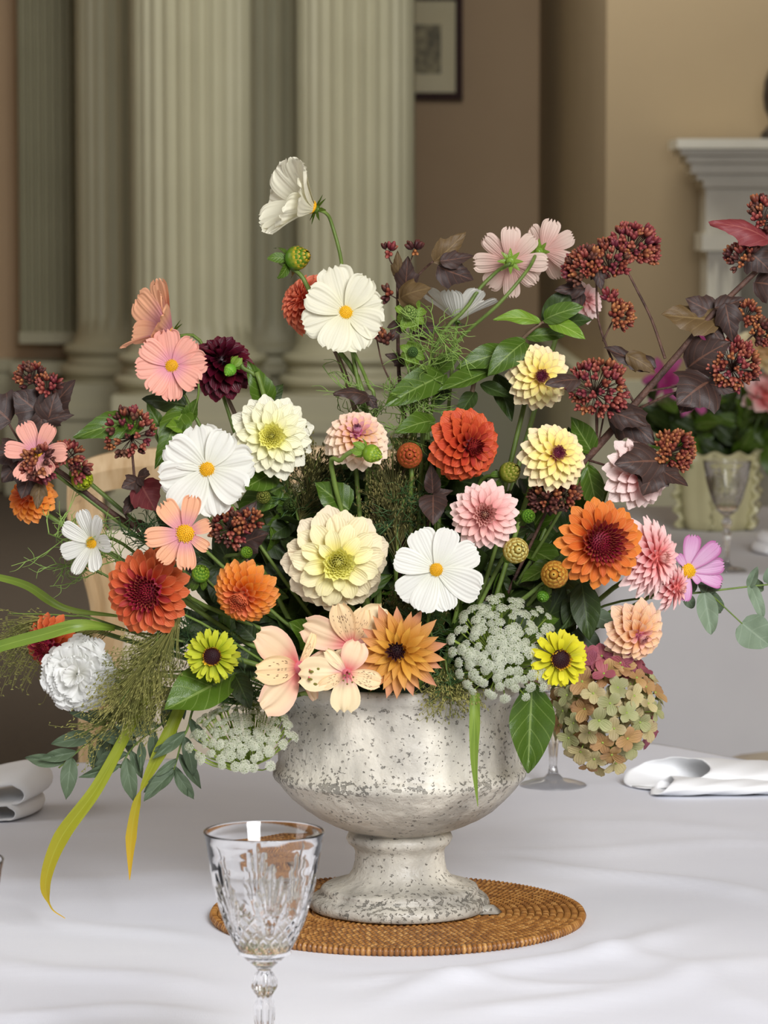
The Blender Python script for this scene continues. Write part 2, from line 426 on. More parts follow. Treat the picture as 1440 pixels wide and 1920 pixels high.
part('base_moulding', b.mesh('base_moulding', M_trim, False), pt)

# framed picture on the back wall
Y = YB - .03
xa, xb, za, zb = xat(690, Y), xat(866, Y), zat(187, Y), zat(-14, Y)
pc = thing('framed_picture', 'dark-framed print with a cream mount on the back wall', 'picture', ((xa + xb) / 2, YB, (za + zb) / 2))
fw = .034; b = MB()
for q in ((xa, xb, za, za + fw), (xa, xb, zb - fw, zb), (xa, xa + fw, za + fw, zb - fw), (xb - fw, xb, za + fw, zb - fw)):
    b.add(*box(q[0], q[1], YB - .045, YB, q[2], q[3]))
part('picture_frame', b.mesh('picture_frame', plain('dark_red_wood', '2e1410', '3c1c14', .55, 20, spec=.2), False), pc)
part('mount', shape('mount', box(xa + fw, xb - fw, YB - .02, YB - .005, za + fw, zb - fw), plain('cream_mount_board', 'd8cda8', 'e2d8b6', .6, 4), False), pc)
ia, ib, ja, jb = xat(742, Y), xat(826, Y), zat(138, Y), zat(46, Y)
part('print', shape('print', box(ia, ib, YB - .024, YB - .018, ja, jb), plain('grey_engraving', '4a463c', 'b0a684', .6, 9, stretch=(3, 1, 3)), False), pc)

# marble chimneypiece
Y = 11.75
def my(py): return zat(py, Y)
def mx(px): return xat(px, Y)
fp = thing('marble_mantelpiece', 'grey white marble chimneypiece on the right wall behind the berry branches', 'mantelpiece', (2, Y, 0))
XR = 2.9
b = MB()
for px, y0, y1, dep in ((1258, 262, 280, .06), (1266, 280, 292, .03), (1278, 292, 306, .0), (1288, 306, 326, -.03), (1300, 326, 338, -.06)):
    b.add(*box(mx(px), XR - (mx(px) - mx(1258)), Y - .1 - dep, 11.94, my(y1), my(y0)))
part('mantel_shelf', b.mesh('mantel_shelf', M_marble, False), fp)
b = MB(); b.add(*box(mx(1318), XR - .1, Y - .02, 11.94, my(438), my(338))).add(*box(mx(1312), XR - .08, Y - .05, 11.94, my(352), my(338)))
part('frieze', b.mesh('frieze', M_marble, False), fp)
for q in (0, 1):
    xs = (mx(1320), mx(1380)) if q == 0 else (XR - .22, XR - .1)
    b = MB(); b.add(*box(xs[0], xs[1], Y - .06, 11.94, .2, my(470))).add(*box(xs[0] - .02, xs[1] + .02, Y - .09, 11.94, my(470), my(438))).add(*box(xs[0] - .03, xs[1] + .03, Y - .1, 11.94, 0, .2))
    for k in range(2): b.add(*box(xs[0] + .02 + k * .05, xs[0] + .035 + k * .05, Y - .075, Y - .05, .3, my(490)))
    part('jamb', b.mesh('jamb', M_marble, False), fp)
part('slip', shape('slip', box(mx(1380), XR - .22, Y + .02, 11.94, 0, my(438)), plain('dark_slate_slip', '8f8b7c', 'a09b8a', .5, 6), False), fp)
# dark figure ornament on the mantel
xo = mx(1452); oz = my(262)
orn = thing('mantel_clock', 'dark ornament standing on the marble mantel at the top right edge', 'ornament', (xo, Y, oz))
M_brz = plain('dark_bronze', '2e2620', '40362c', .45, 18, metal=.3)
part('base', shape('base', lathe([(0, 0), (.055, 0), (.055, .02), (.04, .035), (.03, .05), (.0, .05)], 24), M_brz), orn, T((xo, Y, oz)))
part('body', shape('body', lathe([(0, .05), (.025, .05), (.03, .07), (.045, .1), (.05, .14), (.045, .19), (.03, .23), (.012, .26), (0, .27)], 24), M_brz), orn, T((xo, Y, oz)))

# ------------------------------------------------------------------ chairs behind the table
def chair_legs(t, x0, x1, y0, y1, h, mat):
    for x in (x0, x1):
        for y in (y0, y1):
            part('leg', shape('leg', tube([Vector((x, y, h)), Vector((x, y, h * .5)), Vector((x * 1, y, 0))], .022, .016, 8), mat), t)
ch = thing('wooden_chair', 'limed wood dining chair with waisted back, behind the table on the left', 'chair', (-.14, 4.45, 0))
Y = 4.3
outl = [(128, 905), (133, 993), (157, 1077), (172, 1147), (166, 1217), (150, 1317), (150, 1440), (158, 1560), (165, 1700)]
Lp = catmull([at(a, c, Y) for a, c in outl], 5)
cx = at(480, 900, Y).x
def mir(p): return Vector((2 * cx - p.x, p.y, p.z))
def bar(pts, wx, dy):
    v, f = [], []; n = len(pts)
    prof = [(0, -dy), (.12, -dy * 1.15), (.3, -dy * .8), (.5, -dy * 1.2), (.7, -dy * .8), (.88, -dy * 1.15), (1, -dy), (1, dy), (0, dy)]
    for p, s in pts:
        for a, y in prof: v.append(p + Vector((s * a * wx, y, 0)))
    k = len(prof)
    for i in range(n - 1):
        for j in range(k): f.append((i * k + j, i * k + (j + 1) % k, (i + 1) * k + (j + 1) % k, (i + 1) * k + j))
    f += [tuple(range(k)), tuple((n - 1) * k + j for j in range(k))]
    return v, f, None
part('back_post', shape('back_post', bar([(p, 1) for p in Lp], .042, .015), M_wood, False), ch)
part('back_post', shape('back_post', bar([(mir(p), -1) for p in Lp], .042, .015), M_wood, False), ch)
top = [at(128, 905, Y), at(150, 868, Y), at(220, 846, Y), at(340, 838, Y), at(480, 836, Y)]
top = catmull(top, 5); top = top + [mir(p) for p in reversed(top[:-1])]
v, f = [], []
for p in top:
    for a, y in ((0, -.015), (-.02, -.022), (-.045, -.015), (-.045, .015), (0, .015)): v.append(p + Vector((0, y, a)))
for i in range(len(top) - 1):
    for j in range(5): f.append((i * 5 + j, i * 5 + (j + 1) % 5, i * 5 + 5 + (j + 1) % 5, i * 5 + 5 + j))
f += [tuple(range(5)), tuple((len(top) - 1) * 5 + j for j in range(5))]
part('top_rail', shape('top_rail', (v, f, None), M_wood, False), ch)
v, f = [], []
for i, p in enumerate(Lp[5:31]):
    for s in range(7):
        q = s / 6; a, c = p.x + .04, 2 * cx - p.x - .04
        v.append((a + (c - a) * q, Y - .012 - .03 * math.sin(PI * q) * math.sin(PI * i / 25), p.z))
for i in range(25):
    for s in range(6): f.append((i * 7 + s, i * 7 + s + 1, i * 7 + s + 8, i * 7 + s + 7))
part('back_panel', shape('back_panel', (v, f, None), M_seat), ch, label='cream upholstered back panel')
sx0, sx1 = Lp[-1].x - .02, 2 * cx - Lp[-1].x + .02
b = MB(); b.add(*box(sx0, sx1, Y - .0, Y + .45, .41, .47))
part('seat', b.mesh('seat', M_seat, False), ch)
chair_legs(ch, sx0 + .04, sx1 - .04, Y + .03, Y + .42, .42, M_wood)

Y = 5.47; X = xat(1455, Y)
ch2 = thing('upholstered_chair', 'cream seated chair by the second table, at the lower right edge', 'chair', (X, Y, 0))
def seatfn(r, z, a, i):
    c, s = math.cos(a), math.sin(a); k = (abs(c) ** 4 + abs(s) ** 4) ** -.25
    return r * k, z
part('seat', shape('seat', lathe([(0, .42), (.19, .42), (.215, .435), (.22, .455), (.205, .475), (.15, .488), (0, .492)], 40, seatfn), M_seat), ch2, T((X - .06 + .2, Y, 0)))
part('seat_rail', shape('seat_rail', box(X - .04, X + .32, Y - .18, Y + .18, .36, .425), M_wood, False), ch2)
chair_legs(ch2, X - .02, X + .3, Y - .16, Y + .16, .37, M_wood)
part('backrest', shape('backrest', box(X + .30, X + .33, Y - .2, Y + .2, .40, .95), M_seat, False), ch2)

# ------------------------------------------------------------------ tables and cloths
def poly_table(name, label, clabel, poly, cen, mat, seed, ridges, drop, nx=160, group=None, rr=.05):
    rnd = random.Random(seed)
    cx, cy = cen
    def R(a):
        d = (math.cos(a), math.sin(a)); best = 9
        for (x0, y0), (x1, y1) in zip(poly, poly[1:] + poly[:1]):
            ex, ey = x1 - x0, y1 - y0; den = d[0] * ey - d[1] * ex
            if abs(den) < 1e-9: continue
            t = ((x0 - cx) * ey - (y0 - cy) * ex) / den
            s = ((x0 - cx) * d[1] - (y0 - cy) * d[0]) / den
            if t > 0 and -1e-6 <= s <= 1 + 1e-6: best = min(best, t)
        return best
    n = 360
    rad = [R(2 * PI * k / n) for k in range(n)]
    for _ in range(3): rad = [(rad[k - 1] + rad[k] * 2 + rad[(k + 1) % n]) / 4 for k in range(n)]
    def height(x, y):
        h = 0
        for (x0, y0, x1, y1, w_, a_) in ridges:
            dx, dy = x1 - x0, y1 - y0; l2 = dx * dx + dy * dy
            s = ((x - x0) * dx + (y - y0) * dy) / l2
            if -.2 < s < 1.2:
                q = (x - x0) * dy - (y - y0) * dx; q /= math.sqrt(l2)
                q += .012 * math.sin(s * 7 + x0 * 30)
                e = max(0, min(1, min(s + .2, 1.2 - s) / .35))
                h += a_ * math.exp(-(q / w_) ** 2) * e * e
        d = math.hypot(x - UX, (y - UY))
        if seed == 1: h *= min(1, max(0, (d - .165) / .05))
        return h
    v, f = [], []
    rows = 110
    for i in range(rows + 1):
        q = i / rows
        for k in range(n):
            a = 2 * PI * k / n; r = rad[k] * q
            x, y = cx + r * math.cos(a), cy + r * math.sin(a)
            v.append((x, y, TZ + height(x, y) * (1 - max(0, q - .92) / .08)))
    ph = [rnd.uniform(0, 6) for _ in range(4)]
    sk = 16
    for i in range(1, sk + 1):
        q = i / sk
        for k in range(n):
            a = 2 * PI * k / n
            wv = math.sin(a * 13 + ph[0]) * .5 + math.sin(a * 22 + ph[1]) * .35 + math.sin(a * 7 + ph[2]) * .5
            r = rad[k] + rr * .25 * min(1, q * 8) + q * (.06 + (.045 if seed == 1 else .10) * wv)
            v.append((cx + r * math.cos(a), cy + r * math.sin(a), TZ - q * drop - (.004 if i == 1 else 0)))
    for i in range(rows + sk):
        for k in range(n):
            k2 = (k + 1) % n
            f.append((i * n + k, i * n + k2, i * n + n + k2, i * n + n + k))
    c = part(name + '_cloth' if False else 'tablecloth', shape('tablecloth', (v, f, None), mat)); tag(c, clabel, 'tablecloth')
    t = thing('dining_table', label, 'table', (cx, cy, 0))
    top_v = []; m = 48
    for z in (TZ - .035, TZ - .006):
        for k in range(m):
            a = 2 * PI * k / m; r = rad[int(k * n / m)] - .012
            top_v.append((cx + r * math.cos(a), cy + r * math.sin(a), z))
    ff = [tuple(range(m - 1, -1, -1)), tuple(range(m, 2 * m))] + [(k, (k + 1) % m, m + (k + 1) % m, m + k) for k in range(m)]
    part('tabletop', shape('tabletop', (top_v, ff, None), M_dark, False), t)
    for a in (.8, 2.4, 3.9, 5.5):
        k = int(a / (2 * PI) * n); r = rad[k] * .75
        p = Vector((cx + r * math.cos(a), cy + r * math.sin(a), 0))
        part('leg', shape('leg', tube([p + Vector((0, 0, TZ - .035)), p + Vector((0, 0, .4)), p], .035, .025, 10), M_dark), t)
def gp(px, py): p = onz(px, py, TZ); return (p.x, p.y)
def rg(x0, y0, x1, y1, w_, a_): return gp(x0, y0) + gp(x1, y1) + (w_, a_)
ridges = [rg(-60, 1660, 420, 1640, .03, .004), rg(60, 1720, 640, 1800, .02, .003), rg(700, 1880, 1300, 1740, .02, .006), rg(860, 1915, 1460, 1800, .025, .005),
          rg(930, 1610, 1480, 1690, .02, .006), rg(880, 1600, 1480, 1580, .02, .003), rg(1080, 1760, 1480, 1900, .02, .004), rg(-40, 1800, 420, 1860, .025, .004),
          rg(0, 1560, 500, 1550, .03, .0025), rg(640, 1835, 1160, 1850, .016, .0035), rg(1000, 1540, 1440, 1560, .03, .003), rg(-20, 1900, 420, 1900, .02, .004)]
poly_table('table', 'round-cornered dining table hidden under the white cloth, carrying the urn', 'white linen tablecloth creased in soft folds under the urn',
           [(-1.15, 3.555), (.28, 3.965), (1.05, 2.9), (1.0, 1.75), (-1.1, 1.75)], (0, 2.6), M_cloth, 1, ridges, .55)
poly_table('table', 'second dining table standing behind on the right under a greyish cloth', 'greyish white tablecloth hanging in deep folds on the second table',
           [(.36, 5.79), (2.3, 5.79), (2.3, 7.15), (.36, 7.15)], (1.3, 6.45), M_cloth2, 2, [], .72)

# ------------------------------------------------------------------ urn, foam, mat
prof_px = [(165, 1714), (169, 1710), (171, 1702), (169, 1692), (162, 1685), (152, 1680), (148, 1676), (149, 1669), (147, 1663), (142, 1659), (132, 1656), (114, 1650), (98, 1641), (89, 1629), (85, 1612), (85, 1594), (88, 1586), (97, 1579), (101, 1570), (98, 1562), (89, 1557), (92, 1554), (112, 1549), (134, 1540), (156, 1529), (182, 1512), (204, 1493), (220, 1475), (229, 1463), (237, 1456), (241, 1449), (241, 1441), (236, 1434), (231, 1426), (230, 1400), (229, 1370), (228, 1340), (228, 1310), (229, 1299), (235, 1294), (239, 1286), (239, 1277), (234, 1271), (225, 1269)]
prof = []
for hw, py in prof_px: prof.append((hw * PX, P(748, py).z))
dz = MZ - prof[0][1]; prof = [(r, z + dz * max(0, (1 - i / 10))) for i, (r, z) in enumerate(prof)]
prof = [(0, MZ), (prof[0][0] * .96, MZ)] + prof
zr = prof[-1][1]
inner = [(.098, zr - .004), (.096, zr - .03), (.094, zr - .07), (.07, zr - .1), (0, zr - .11)]
fine = []
for (r0, z0), (r1, z1) in zip(prof, prof[1:]):
    k = max(1, int(math.hypot(r1 - r0, z1 - z0) / .004))
    fine += [(r0 + (r1 - r0) * i / k, z0 + (z1 - z0) * i / k) for i in range(k)]
fine.append(prof[-1]); fine += inner
from mathutils import noise as mnoise
def urnfn(r, z, a, i):
    p = Vector((r * math.cos(a), r * math.sin(a), z))
    d = mnoise.noise(p * 28) * .0016 + mnoise.noise(p * 90) * .0007
    return (r + d * min(1, r / .03), z) if r > .01 else (r, z)
v, f, c = lathe(fine, 160, urnfn)
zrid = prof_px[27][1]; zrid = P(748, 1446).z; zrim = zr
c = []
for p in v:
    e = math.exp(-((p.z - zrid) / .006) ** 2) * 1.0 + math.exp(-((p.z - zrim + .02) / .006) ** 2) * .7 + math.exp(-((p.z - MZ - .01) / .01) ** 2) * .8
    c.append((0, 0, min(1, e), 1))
urn = thing('stone_urn', 'weathered cream footed urn holding the flowers on the rattan mat', 'urn', (UX, UY, MZ))
iN = len(v); split = [i for i, (r, z) in enumerate(fine) if z > P(748, 1557.5).z][0]
n = 160
me = shape('bowl', (v[split * n:], [tuple(i - split * n for i in q) for q in f if min(q) >= split * n], c[split * n:]), M_urn)
part('bowl', me, urn, T((UX, UY, 0)))
me = shape('pedestal', (v[:(split + 1) * n], [q for q in f if max(q) < (split + 1) * n], c[:(split + 1) * n]), M_urn)
part('pedestal', me, urn, T((UX, UY, 0)))
cp = P(915, 1706, -.02)
ring = [(0, 0), (.02, .002), (.024, .012), (.012, .02), (-.02, .02), (-.03, .004)]
v = [(x, y, 0) for x, y in ring] + [(x * .7, y * .8 + .002, .006) for x, y in ring]
f = [tuple(range(5, -1, -1)), tuple(range(6, 12))] + [(k, (k + 1) % 6, 6 + (k + 1) % 6, 6 + k) for k in range(6)]
part('chip', shape('chip', (v, f, None), M_urn), urn, T((cp.x - .012, cp.y - .012, MZ)), label='broken grey chip sticking out at the foot')
fo = part('floral_foam', shape('floral_foam', lathe([(0, zr - .1), (.06, zr - .095), (.09, zr - .05), (.093, zr - .03), (.088, zr - .012), (.06, zr + .0), (0, zr + .004)], 48), M_foam), None, T((UX, UY, 0)))
tag(fo, 'dark green floral foam packed inside the urn', 'foam')

MR = 357 * 2.94 / F; MX, MY = UX - .0015, 2.945
mat_ = thing('rattan_placemat', 'round honey-brown rattan placemat under the urn', 'placemat', (MX, MY, TZ))
def rattan():
    m, N, L, out = nodes('honey_rattan')
    at_ = N('Attribute', attribute_name='pc'); sp = N('SeparateColor'); L(at_.outputs['Color'], sp.inputs[0])
    r = ramp(N, [(0, '3a200c'), (.35, '855526'), (.7, 'a87438'), (1, 'c89c60')]); L(sp.outputs[2], r.inputs[0])
    pb = N('BsdfPrincipled'); L(r.outputs[0], pb.inputs['Base Color']); pb.inputs['Roughness'].default_value = .42
    L(pb.outputs[0], out.inputs[0]); return m
M_rat = rattan()
NR = 26; pitch = MR / NR
for i in range(NR):
    rc = pitch * (i + .5); edge = i == NR - 1
    ns = max(8, int(2 * PI * rc / (.0052 if not edge else .0045))); seg = 6; n = ns * seg; nm = 6
    v, f, c = [], [], []
    rs = [R_.uniform(.35, .95) for _ in range(ns)]
    for k in range(n):
        a = 2 * PI * (k + (i % 2) * seg * .5) / n; q = (k % seg) / seg
        s = math.sin(PI * q)
        tw = (q - .5) * pitch * .25
        for j in range(nm):
            b_ = 2 * PI * j / nm
            rr = pitch * (.40 + .2 * s); hh = (.0022 + .0013 * s) * (1.25 if edge else 1)
            x = rc + math.cos(b_) * rr + tw * math.sin(b_); z = .0034 + math.sin(b_) * hh
            v.append(Vector((x * math.cos(a), x * math.sin(a), z)))
            c.append((0, 0, rs[k // seg] * (.12 + .88 * s ** .7), 1))
    for k in range(n):
        for j in range(nm):
            f.append((k * nm + j, k * nm + (j + 1) % nm, ((k + 1) % n) * nm + (j + 1) % nm, ((k + 1) % n) * nm + j))
    part('coil', shape('coil', (v, f, c), M_rat), mat_, T((MX, MY, TZ)))

# ------------------------------------------------------------------ cut glasses
GH = .183
gp_px = [(115, 1566), (111, 1585), (108, 1605), (102, 1625), (98, 1645), (94, 1667), (87, 1695), (79, 1722), (71, 1746), (62, 1768), (54, 1786), (45, 1801), (33, 1813), (21, 1822), (14, 1829)]
gs = 2.325 / F
gtop = .933 - TZ
def gz(py): return gtop - (py - 1566) * gs
gout = [(hw * gs, gz(py)) for hw, py in gp_px]
stem_pr = [(13, 1834), (20, 1842), (25, 1854), (25, 1866), (19, 1876), (14, 1882), (17, 1892), (21, 1902), (20, 1925), (16, 1960), (13, 2000), (12, 2030), (16, 2052), (30, 2066)]
gst = [(hw * gs, gz(py)) for hw, py in stem_pr] + [(.024, .0055), (.033, .0028), (.0352, .0012), (.0345, 0), (.02, 0), (0, 0)]
def refine(p, d):
    o = []
    for (r0, z0), (r1, z1) in zip(p, p[1:]):
        k = max(1, int(math.hypot(r1 - r0, z1 - z0) / d)); o += [(r0 + (r1 - r0) * i / k, z0 + (z1 - z0) * i / k) for i in range(k)]
    return o + [p[-1]]
zA, zB, zC = gz(1610), gz(1745), gz(1800)
def cut(r, z, a, i):
    if r < .002 or z > zA + .002: return r, z
    G = 6; s = (a * G / (2 * PI)) % 1 * 2 - 1; d = 0
    h = (z - zB) / (zA - zB)
    if h > -.12:
        for k in range(-3, 4):
            lim = (1.0, .82, .62, .45)[abs(k)]
            if h < lim:
                u = (h + .12) / (lim + .12)
                ck = k * .30 * (.12 + .95 * (h + .12)); wd = .13 * math.sin(PI * min(1, max(0, u))) ** .6 + .015
                q = (s - ck) / wd
                if abs(q) < 1: d = max(d, (1 - q * q) * .0019 * math.sin(PI * u) ** .5)
    if zC - .004 < z < zB + .012:
        g = (z - zB) / .0095; e2 = max(0, min(1, (z - zC) / .02)); A = a * 18 / (2 * PI)
        l1 = abs(((A + g) % 1) - .5) * 2; l2 = abs(((A - g) % 1) - .5) * 2
        e = min(1, (zB + .012 - z) / .006)
        d = max(d, .0014 * e * e2 * (1 - min(1, min(l1, l2) / .35)))
    if z < gz(1885) and z > .02: d = .0012 * abs(math.sin(a * 4)) * (1 if r < .012 else .2)
    elif gz(1840) > z > gz(1880): d = .0012 * abs(math.sin(a * 5))
    return r - d + (.0013 * min(1, (zA + .002 - z) / .012) * min(1, max(0, (z - zC) / .02)) if z > zC else 0), z
bowl_o = refine(gout, .0009)
bowl_i = [(max(0, r - min(.0026, .0011 + .0006 * i)), z) for i, (r, z) in enumerate(gout[:-4])] + [(.018, gz(1800)), (.009, gz(1806)), (0, gz(1808))]
lip = [(gout[0][0] - .0002, gtop + .0004), (gout[0][0] - .00055, gtop + .0006), (gout[0][0] - .0009, gtop + .0004)]
pr_all = list(reversed(refine(bowl_i, .004))) + list(reversed(lip)) + bowl_o + refine(gst, .002)
kin = len(refine(bowl_i, .004)) + 3
def gfn(r, z, a, i): return cut(r, z, a, i) if i > kin else (r, z)
gv, gf, gc = lathe(pr_all, 216, gfn)
me_glass = shape('glass_body', (gv, [q[::-1] for q in gf], gc), M_glass)
def goblet(label, X, Y, z=TZ, s=1, rot=0):
    g = thing('wine_glass', label, 'glass', (X, Y, z), 'cut crystal wine glasses')
    part('glass_body', me_glass, g, T((X, Y, z - .0009)) @ Matrix.Rotation(rot, 4, 'Z') @ S(s))
g0 = at(495, 1566, 2.325)
goblet('cut crystal goblet standing in front of the urn on the near tablecloth', g0.x, 2.325, rot=.18)
g1 = onz(1037, 1472, TZ); goblet('crystal goblet behind the urn, its stem below the dried hydrangea', g1.x, g1.y, rot=.5)
g2 = at(-112, 1620, 2.22); goblet('crystal goblet cut off by the left edge of the photo', g2.x, 2.22)
g3 = onz(1362, 1070, TZ); goblet('crystal goblet on the second table before the ruffled vase', g3.x, g3.y, rot=.3)

# ------------------------------------------------------------------ napkins
def napkin_roll(label, tip, right, hw, hh):
    """a napkin folded to a flat tube, open at the left end"""
    a, bq = onz(*tip, TZ), onz(*right, TZ)
    d = (bq - a); L_ = d.length; d.normalize(); s = Vector((-d.y, d.x, 0))      # s points away from the camera
    t = thing('napkin', label, 'napkin', a)
    def sheet(name, sc, y0, cut_, ph, th=.0016):
        v, f = [], []; n = 30; m = 40
        for i in range(m + 1):
            for k in range(n + 1):
                an = 2 * PI * k / n - PI / 2 + ph
                cu = cut_(an); q = cu + (1 - cu) * i / m
                pinch = 1 - .42 * q
                y = math.cos(an) * hw * sc * (1 + .1 * q); z = (math.sin(an) * .5 + .5) * 2 * hh * sc * pinch
                y2 = y * (1 if z > .004 else 1.05)
                v.append(a + d * (q * L_) + s * (y2 + y0) + Vector((0, 0, z + .0012 + .0008 * math.sin(q * 30 + k))))
        for i in range(m):
            for k in range(n): f.append((i * (n + 1) + k, i * (n + 1) + k + 1, (i + 2 - 1) * (n + 1) + k + 1, (i + 1) * (n + 1) + k))
        o = part(name, shape(name, (v, f, None), M_nap), t)
        md = o.modifiers.new('thick', 'SOLIDIFY'); md.thickness = th; md.offset = -1
    sheet('fold', 1, hw * .25, lambda an: .25 + .14 * math.sin(an) - .11 * math.cos(an), .15, .0009)
    sheet('fold', .55, -hw * .75, lambda an: .15 + .10 * (.5 + .5 * math.sin(an)), .0, .0009)
napkin_roll('white napkin rolled open at its left end, beside the hydrangea', (1150, 1484), (1560, 1478), .040, .0178)
def napkin_loops(label, right_px, loops, y, flip=False):
    """soft folded loops of cloth seen end on, rounded at the right and tapering to the left"""
    x1 = xat(right_px, y); t = thing('napkin', label, 'napkin', (x1 - .08, y, TZ))
    for (dx, z0, h, ln, dep) in loops:
        r = h / 2 * .92; pr = []
        for k in range(14): u = k / 13; pr.append((-ln * (1 - u) - r, z0 * (.45 + .55 * u) + h * (.86 + .14 * u) + .003 * math.sin(u * 8)))
        for k in range(1, 8): a = PI / 2 - PI * k / 8; pr.append((-r + math.cos(a) * r * 1.1, z0 + h / 2 + math.sin(a) * h / 2))
        for k in range(14): u = 1 - k / 13; pr.append((-ln * (1 - u) - r, z0 * (.25 + .75 * u) + .0015 * math.sin(u * 7)))
        v, f = [], []; m = 12; n = len(pr)
        for i in range(m + 1):
            q = i / m; e = (2 * q - 1)
            for px_, pz in pr:
                xx = x1 + dx + px_ - .012 * e * e + .008 * e
                v.append((2 * x1 - xx if flip else xx, y + dep * e / 2 + .15 * px_, TZ + .0025 + max(0, pz) * (1 - .25 * max(0, -e) ** 2)))
        for i in range(m):
            for k in range(n - 1):
                g = (i * n + k, i * n + k + 1, (i + 1) * n + k + 1, (i + 1) * n + k)
                f.append(g if flip else g[::-1])
        o = part('fold', shape('fold', (v, f, None), M_nap), t)
        md = o.modifiers.new('thick', 'SOLIDIFY'); md.thickness = .0014; md.offset = 0
napkin_loops('white napkin folded in soft layers at the left edge of the table', 86, [(-.008, 0, .0165, .16, .10), (0, .0195, .0235, .18, .09)], 3.46)
napkin_loops('folded white napkin on the second table by the right edge', 1415, [(0, 0, .014, .12, .1), (-.008, .0155, .016, .12, .1)], 6.15, flip=True)

# ------------------------------------------------------------------ petals and flowers
def petal(W=.5, base=.35, peak=.6, tp=(2, .5), cup=.5, cup2=None, bend=0, curl=0, ruf=(0, 3, 0), notch=(0, 3), nu=5, nv=4, t=0, twist=0):
    """unit petal: base at the origin, running along +X, upper face +Z"""
    cup2 = cup if cup2 is None else cup2
    v, f, c = [], [], []; x = z = 0
    se = .08 if tp[0] <= 1.35 else (.3 if tp[0] < 2.3 else .5); up = 0
    for i in range(nu + 1):
        u = 1 - (1 - i / nu) ** 1.6
        if u <= peak: s = base + (1 - base) * math.sin(PI / 2 * u / peak)
        else: s = max(se, max(0, 1 - ((u - peak) / (1 - peak)) ** tp[0]) ** tp[1])
        du = u - up; up = u
        th = bend * u + curl * u ** 3
        x += math.cos(th) * du; z += math.sin(th) * du
        A = max(1e-3, cup + (cup2 - cup) * u); w_ = W / 2 * s; rad = w_ / A
        for j in range(nv + 1):
            q = -1 + 2 * j / nv
            y = rad * math.sin(A * q); h = rad * (1 - math.cos(A * q))
            h += ruf[0] * math.sin(ruf[1] * q * PI + ruf[2]) * (u ** 1.5) + twist * q * w_ * u
            nx = notch[0] * (.5 - .5 * math.cos(notch[1] * PI * (q + 1))) * u ** 8 if notch[0] else .10 * W * q * q * u ** 9
            v.append((x - math.sin(th) * h - nx, y, z + math.cos(th) * h)); c.append((u, abs(q), t, 1))
    for i in range(nu):
        for j in range(nv): f.append((i * (nv + 1) + j, (i + 1) * (nv + 1) + j, (i + 1) * (nv + 1) + j + 1, i * (nv + 1) + j + 1))
    return v, f, c
def pmat(psi, phi, loc, roll=0):
    d = Vector((math.sin(psi) * math.cos(phi), math.sin(psi) * math.sin(phi), math.cos(psi)))
    n = Vector((-math.cos(psi) * math.cos(phi), -math.cos(psi) * math.sin(phi), math.sin(psi)))
    m = axes(d, n.cross(d), n, Vector(loc))
    return m @ Matrix.Rotation(roll, 4, 'X') if roll else m
def insert_pt(p):
    """where a stem enters the foam"""
    d = Vector((p.x - UX, p.y - UY, 0)); r = min(.062, .02 + d.length * .16)
    d = d.normalized() * r if d.length > 1e-6 else d
    return Vector((UX + d.x + R_.uniform(-.012, .012), UY + d.y + R_.uniform(-.012, .012), zr - .03))
def stem_to(t, start, back, rad=.0022, mat=None, via=None, name='stem', end=None):
    """stem from a flower's back down into the foam; via: photo pixels with depth offsets"""
    e = end or insert_pt(start)
    if via: pts = [start, start + back * .008] + [P(*q) for q in via] + [e]
    else:
        L_ = (e - start).length
        rim = Vector((UX, UY, 0)) + (Vector((e.x, e.y, 0)) - Vector((UX, UY, 0))) * 1.25; rim.z = zr + .012
        pts = [start, start + back * min(.035, L_ * .25), start.lerp(e, .55) + Vector((0, .012, .012)), rim, e] if L_ > .1 else [start, start + back * .015, rim, e]
    part(name, shape(name, tube(catmull(pts, 5), rad, rad * 1.3, 6), mat or M_stem), t)
    return e
def flower(name, label, cat, C, group=None):
    e = insert_pt(C); t = thing(name, label, cat, e, group); t['_e'] = 0; del t['_e']
    return t, e
BRACT = {}
def calyx(t, M, r, mat, n=8, psi=1.9, L_=1.0, w_=.5, off=-.15, nm='calyx'):
    b = MB()
    b.add(*blob((r * .42, r * .42, r * .3), 8, 5), m=T((0, 0, off * r)))
    for k in range(n): b.add(*petal(w_, .5, .4, (1.3, .8), .5, nu=3, nv=2), m=pmat(psi + .15 * math.sin(k * 5), 2 * PI * k / n, (0, 0, off * r)) @ S(r * L_))
    part(nm, b.mesh(nm, mat), t, M)
GA = 2.399963
DEC = dict(rho=.26, H=.34, psi=[(0, .1), (.2, .75), (.36, 1.2), (.6, 1.38), (1, 1.66)], L=[(0, .15), (.3, .26), (.42, .46), (.65, .62), (1, .76)], W=.68, cup=[(0, 1.6), (.3, 1.2), (1, .7)], bend=-.35, curl=-.1, tp=(2, .5), base=.4, peak=.58)
BALL = dict(rho=.5, H=.45, psi=[(0, .05), (.25, .4), (.5, .95), (.75, 1.5), (1, 2.15)], L=[(0, .14), (.3, .24), (.6, .42), (1, .5)], W=.78, cup=[(0, 1.7), (.4, 1.3), (1, .95)], bend=-.3, curl=.0, tp=(2, .5), base=.5, peak=.55)
FORM = dict(rho=.3, H=.38, psi=[(0, .05), (.25, .65), (.5, 1.12), (.75, 1.42), (1, 1.75)], L=[(0, .14), (.3, .28), (.6, .5), (1, .7)], W=.55, cup=[(0, 1.7), (.3, 1.25), (1, .8)], bend=-.25, curl=0, tp=(1.8, .6), base=.4, peak=.55)
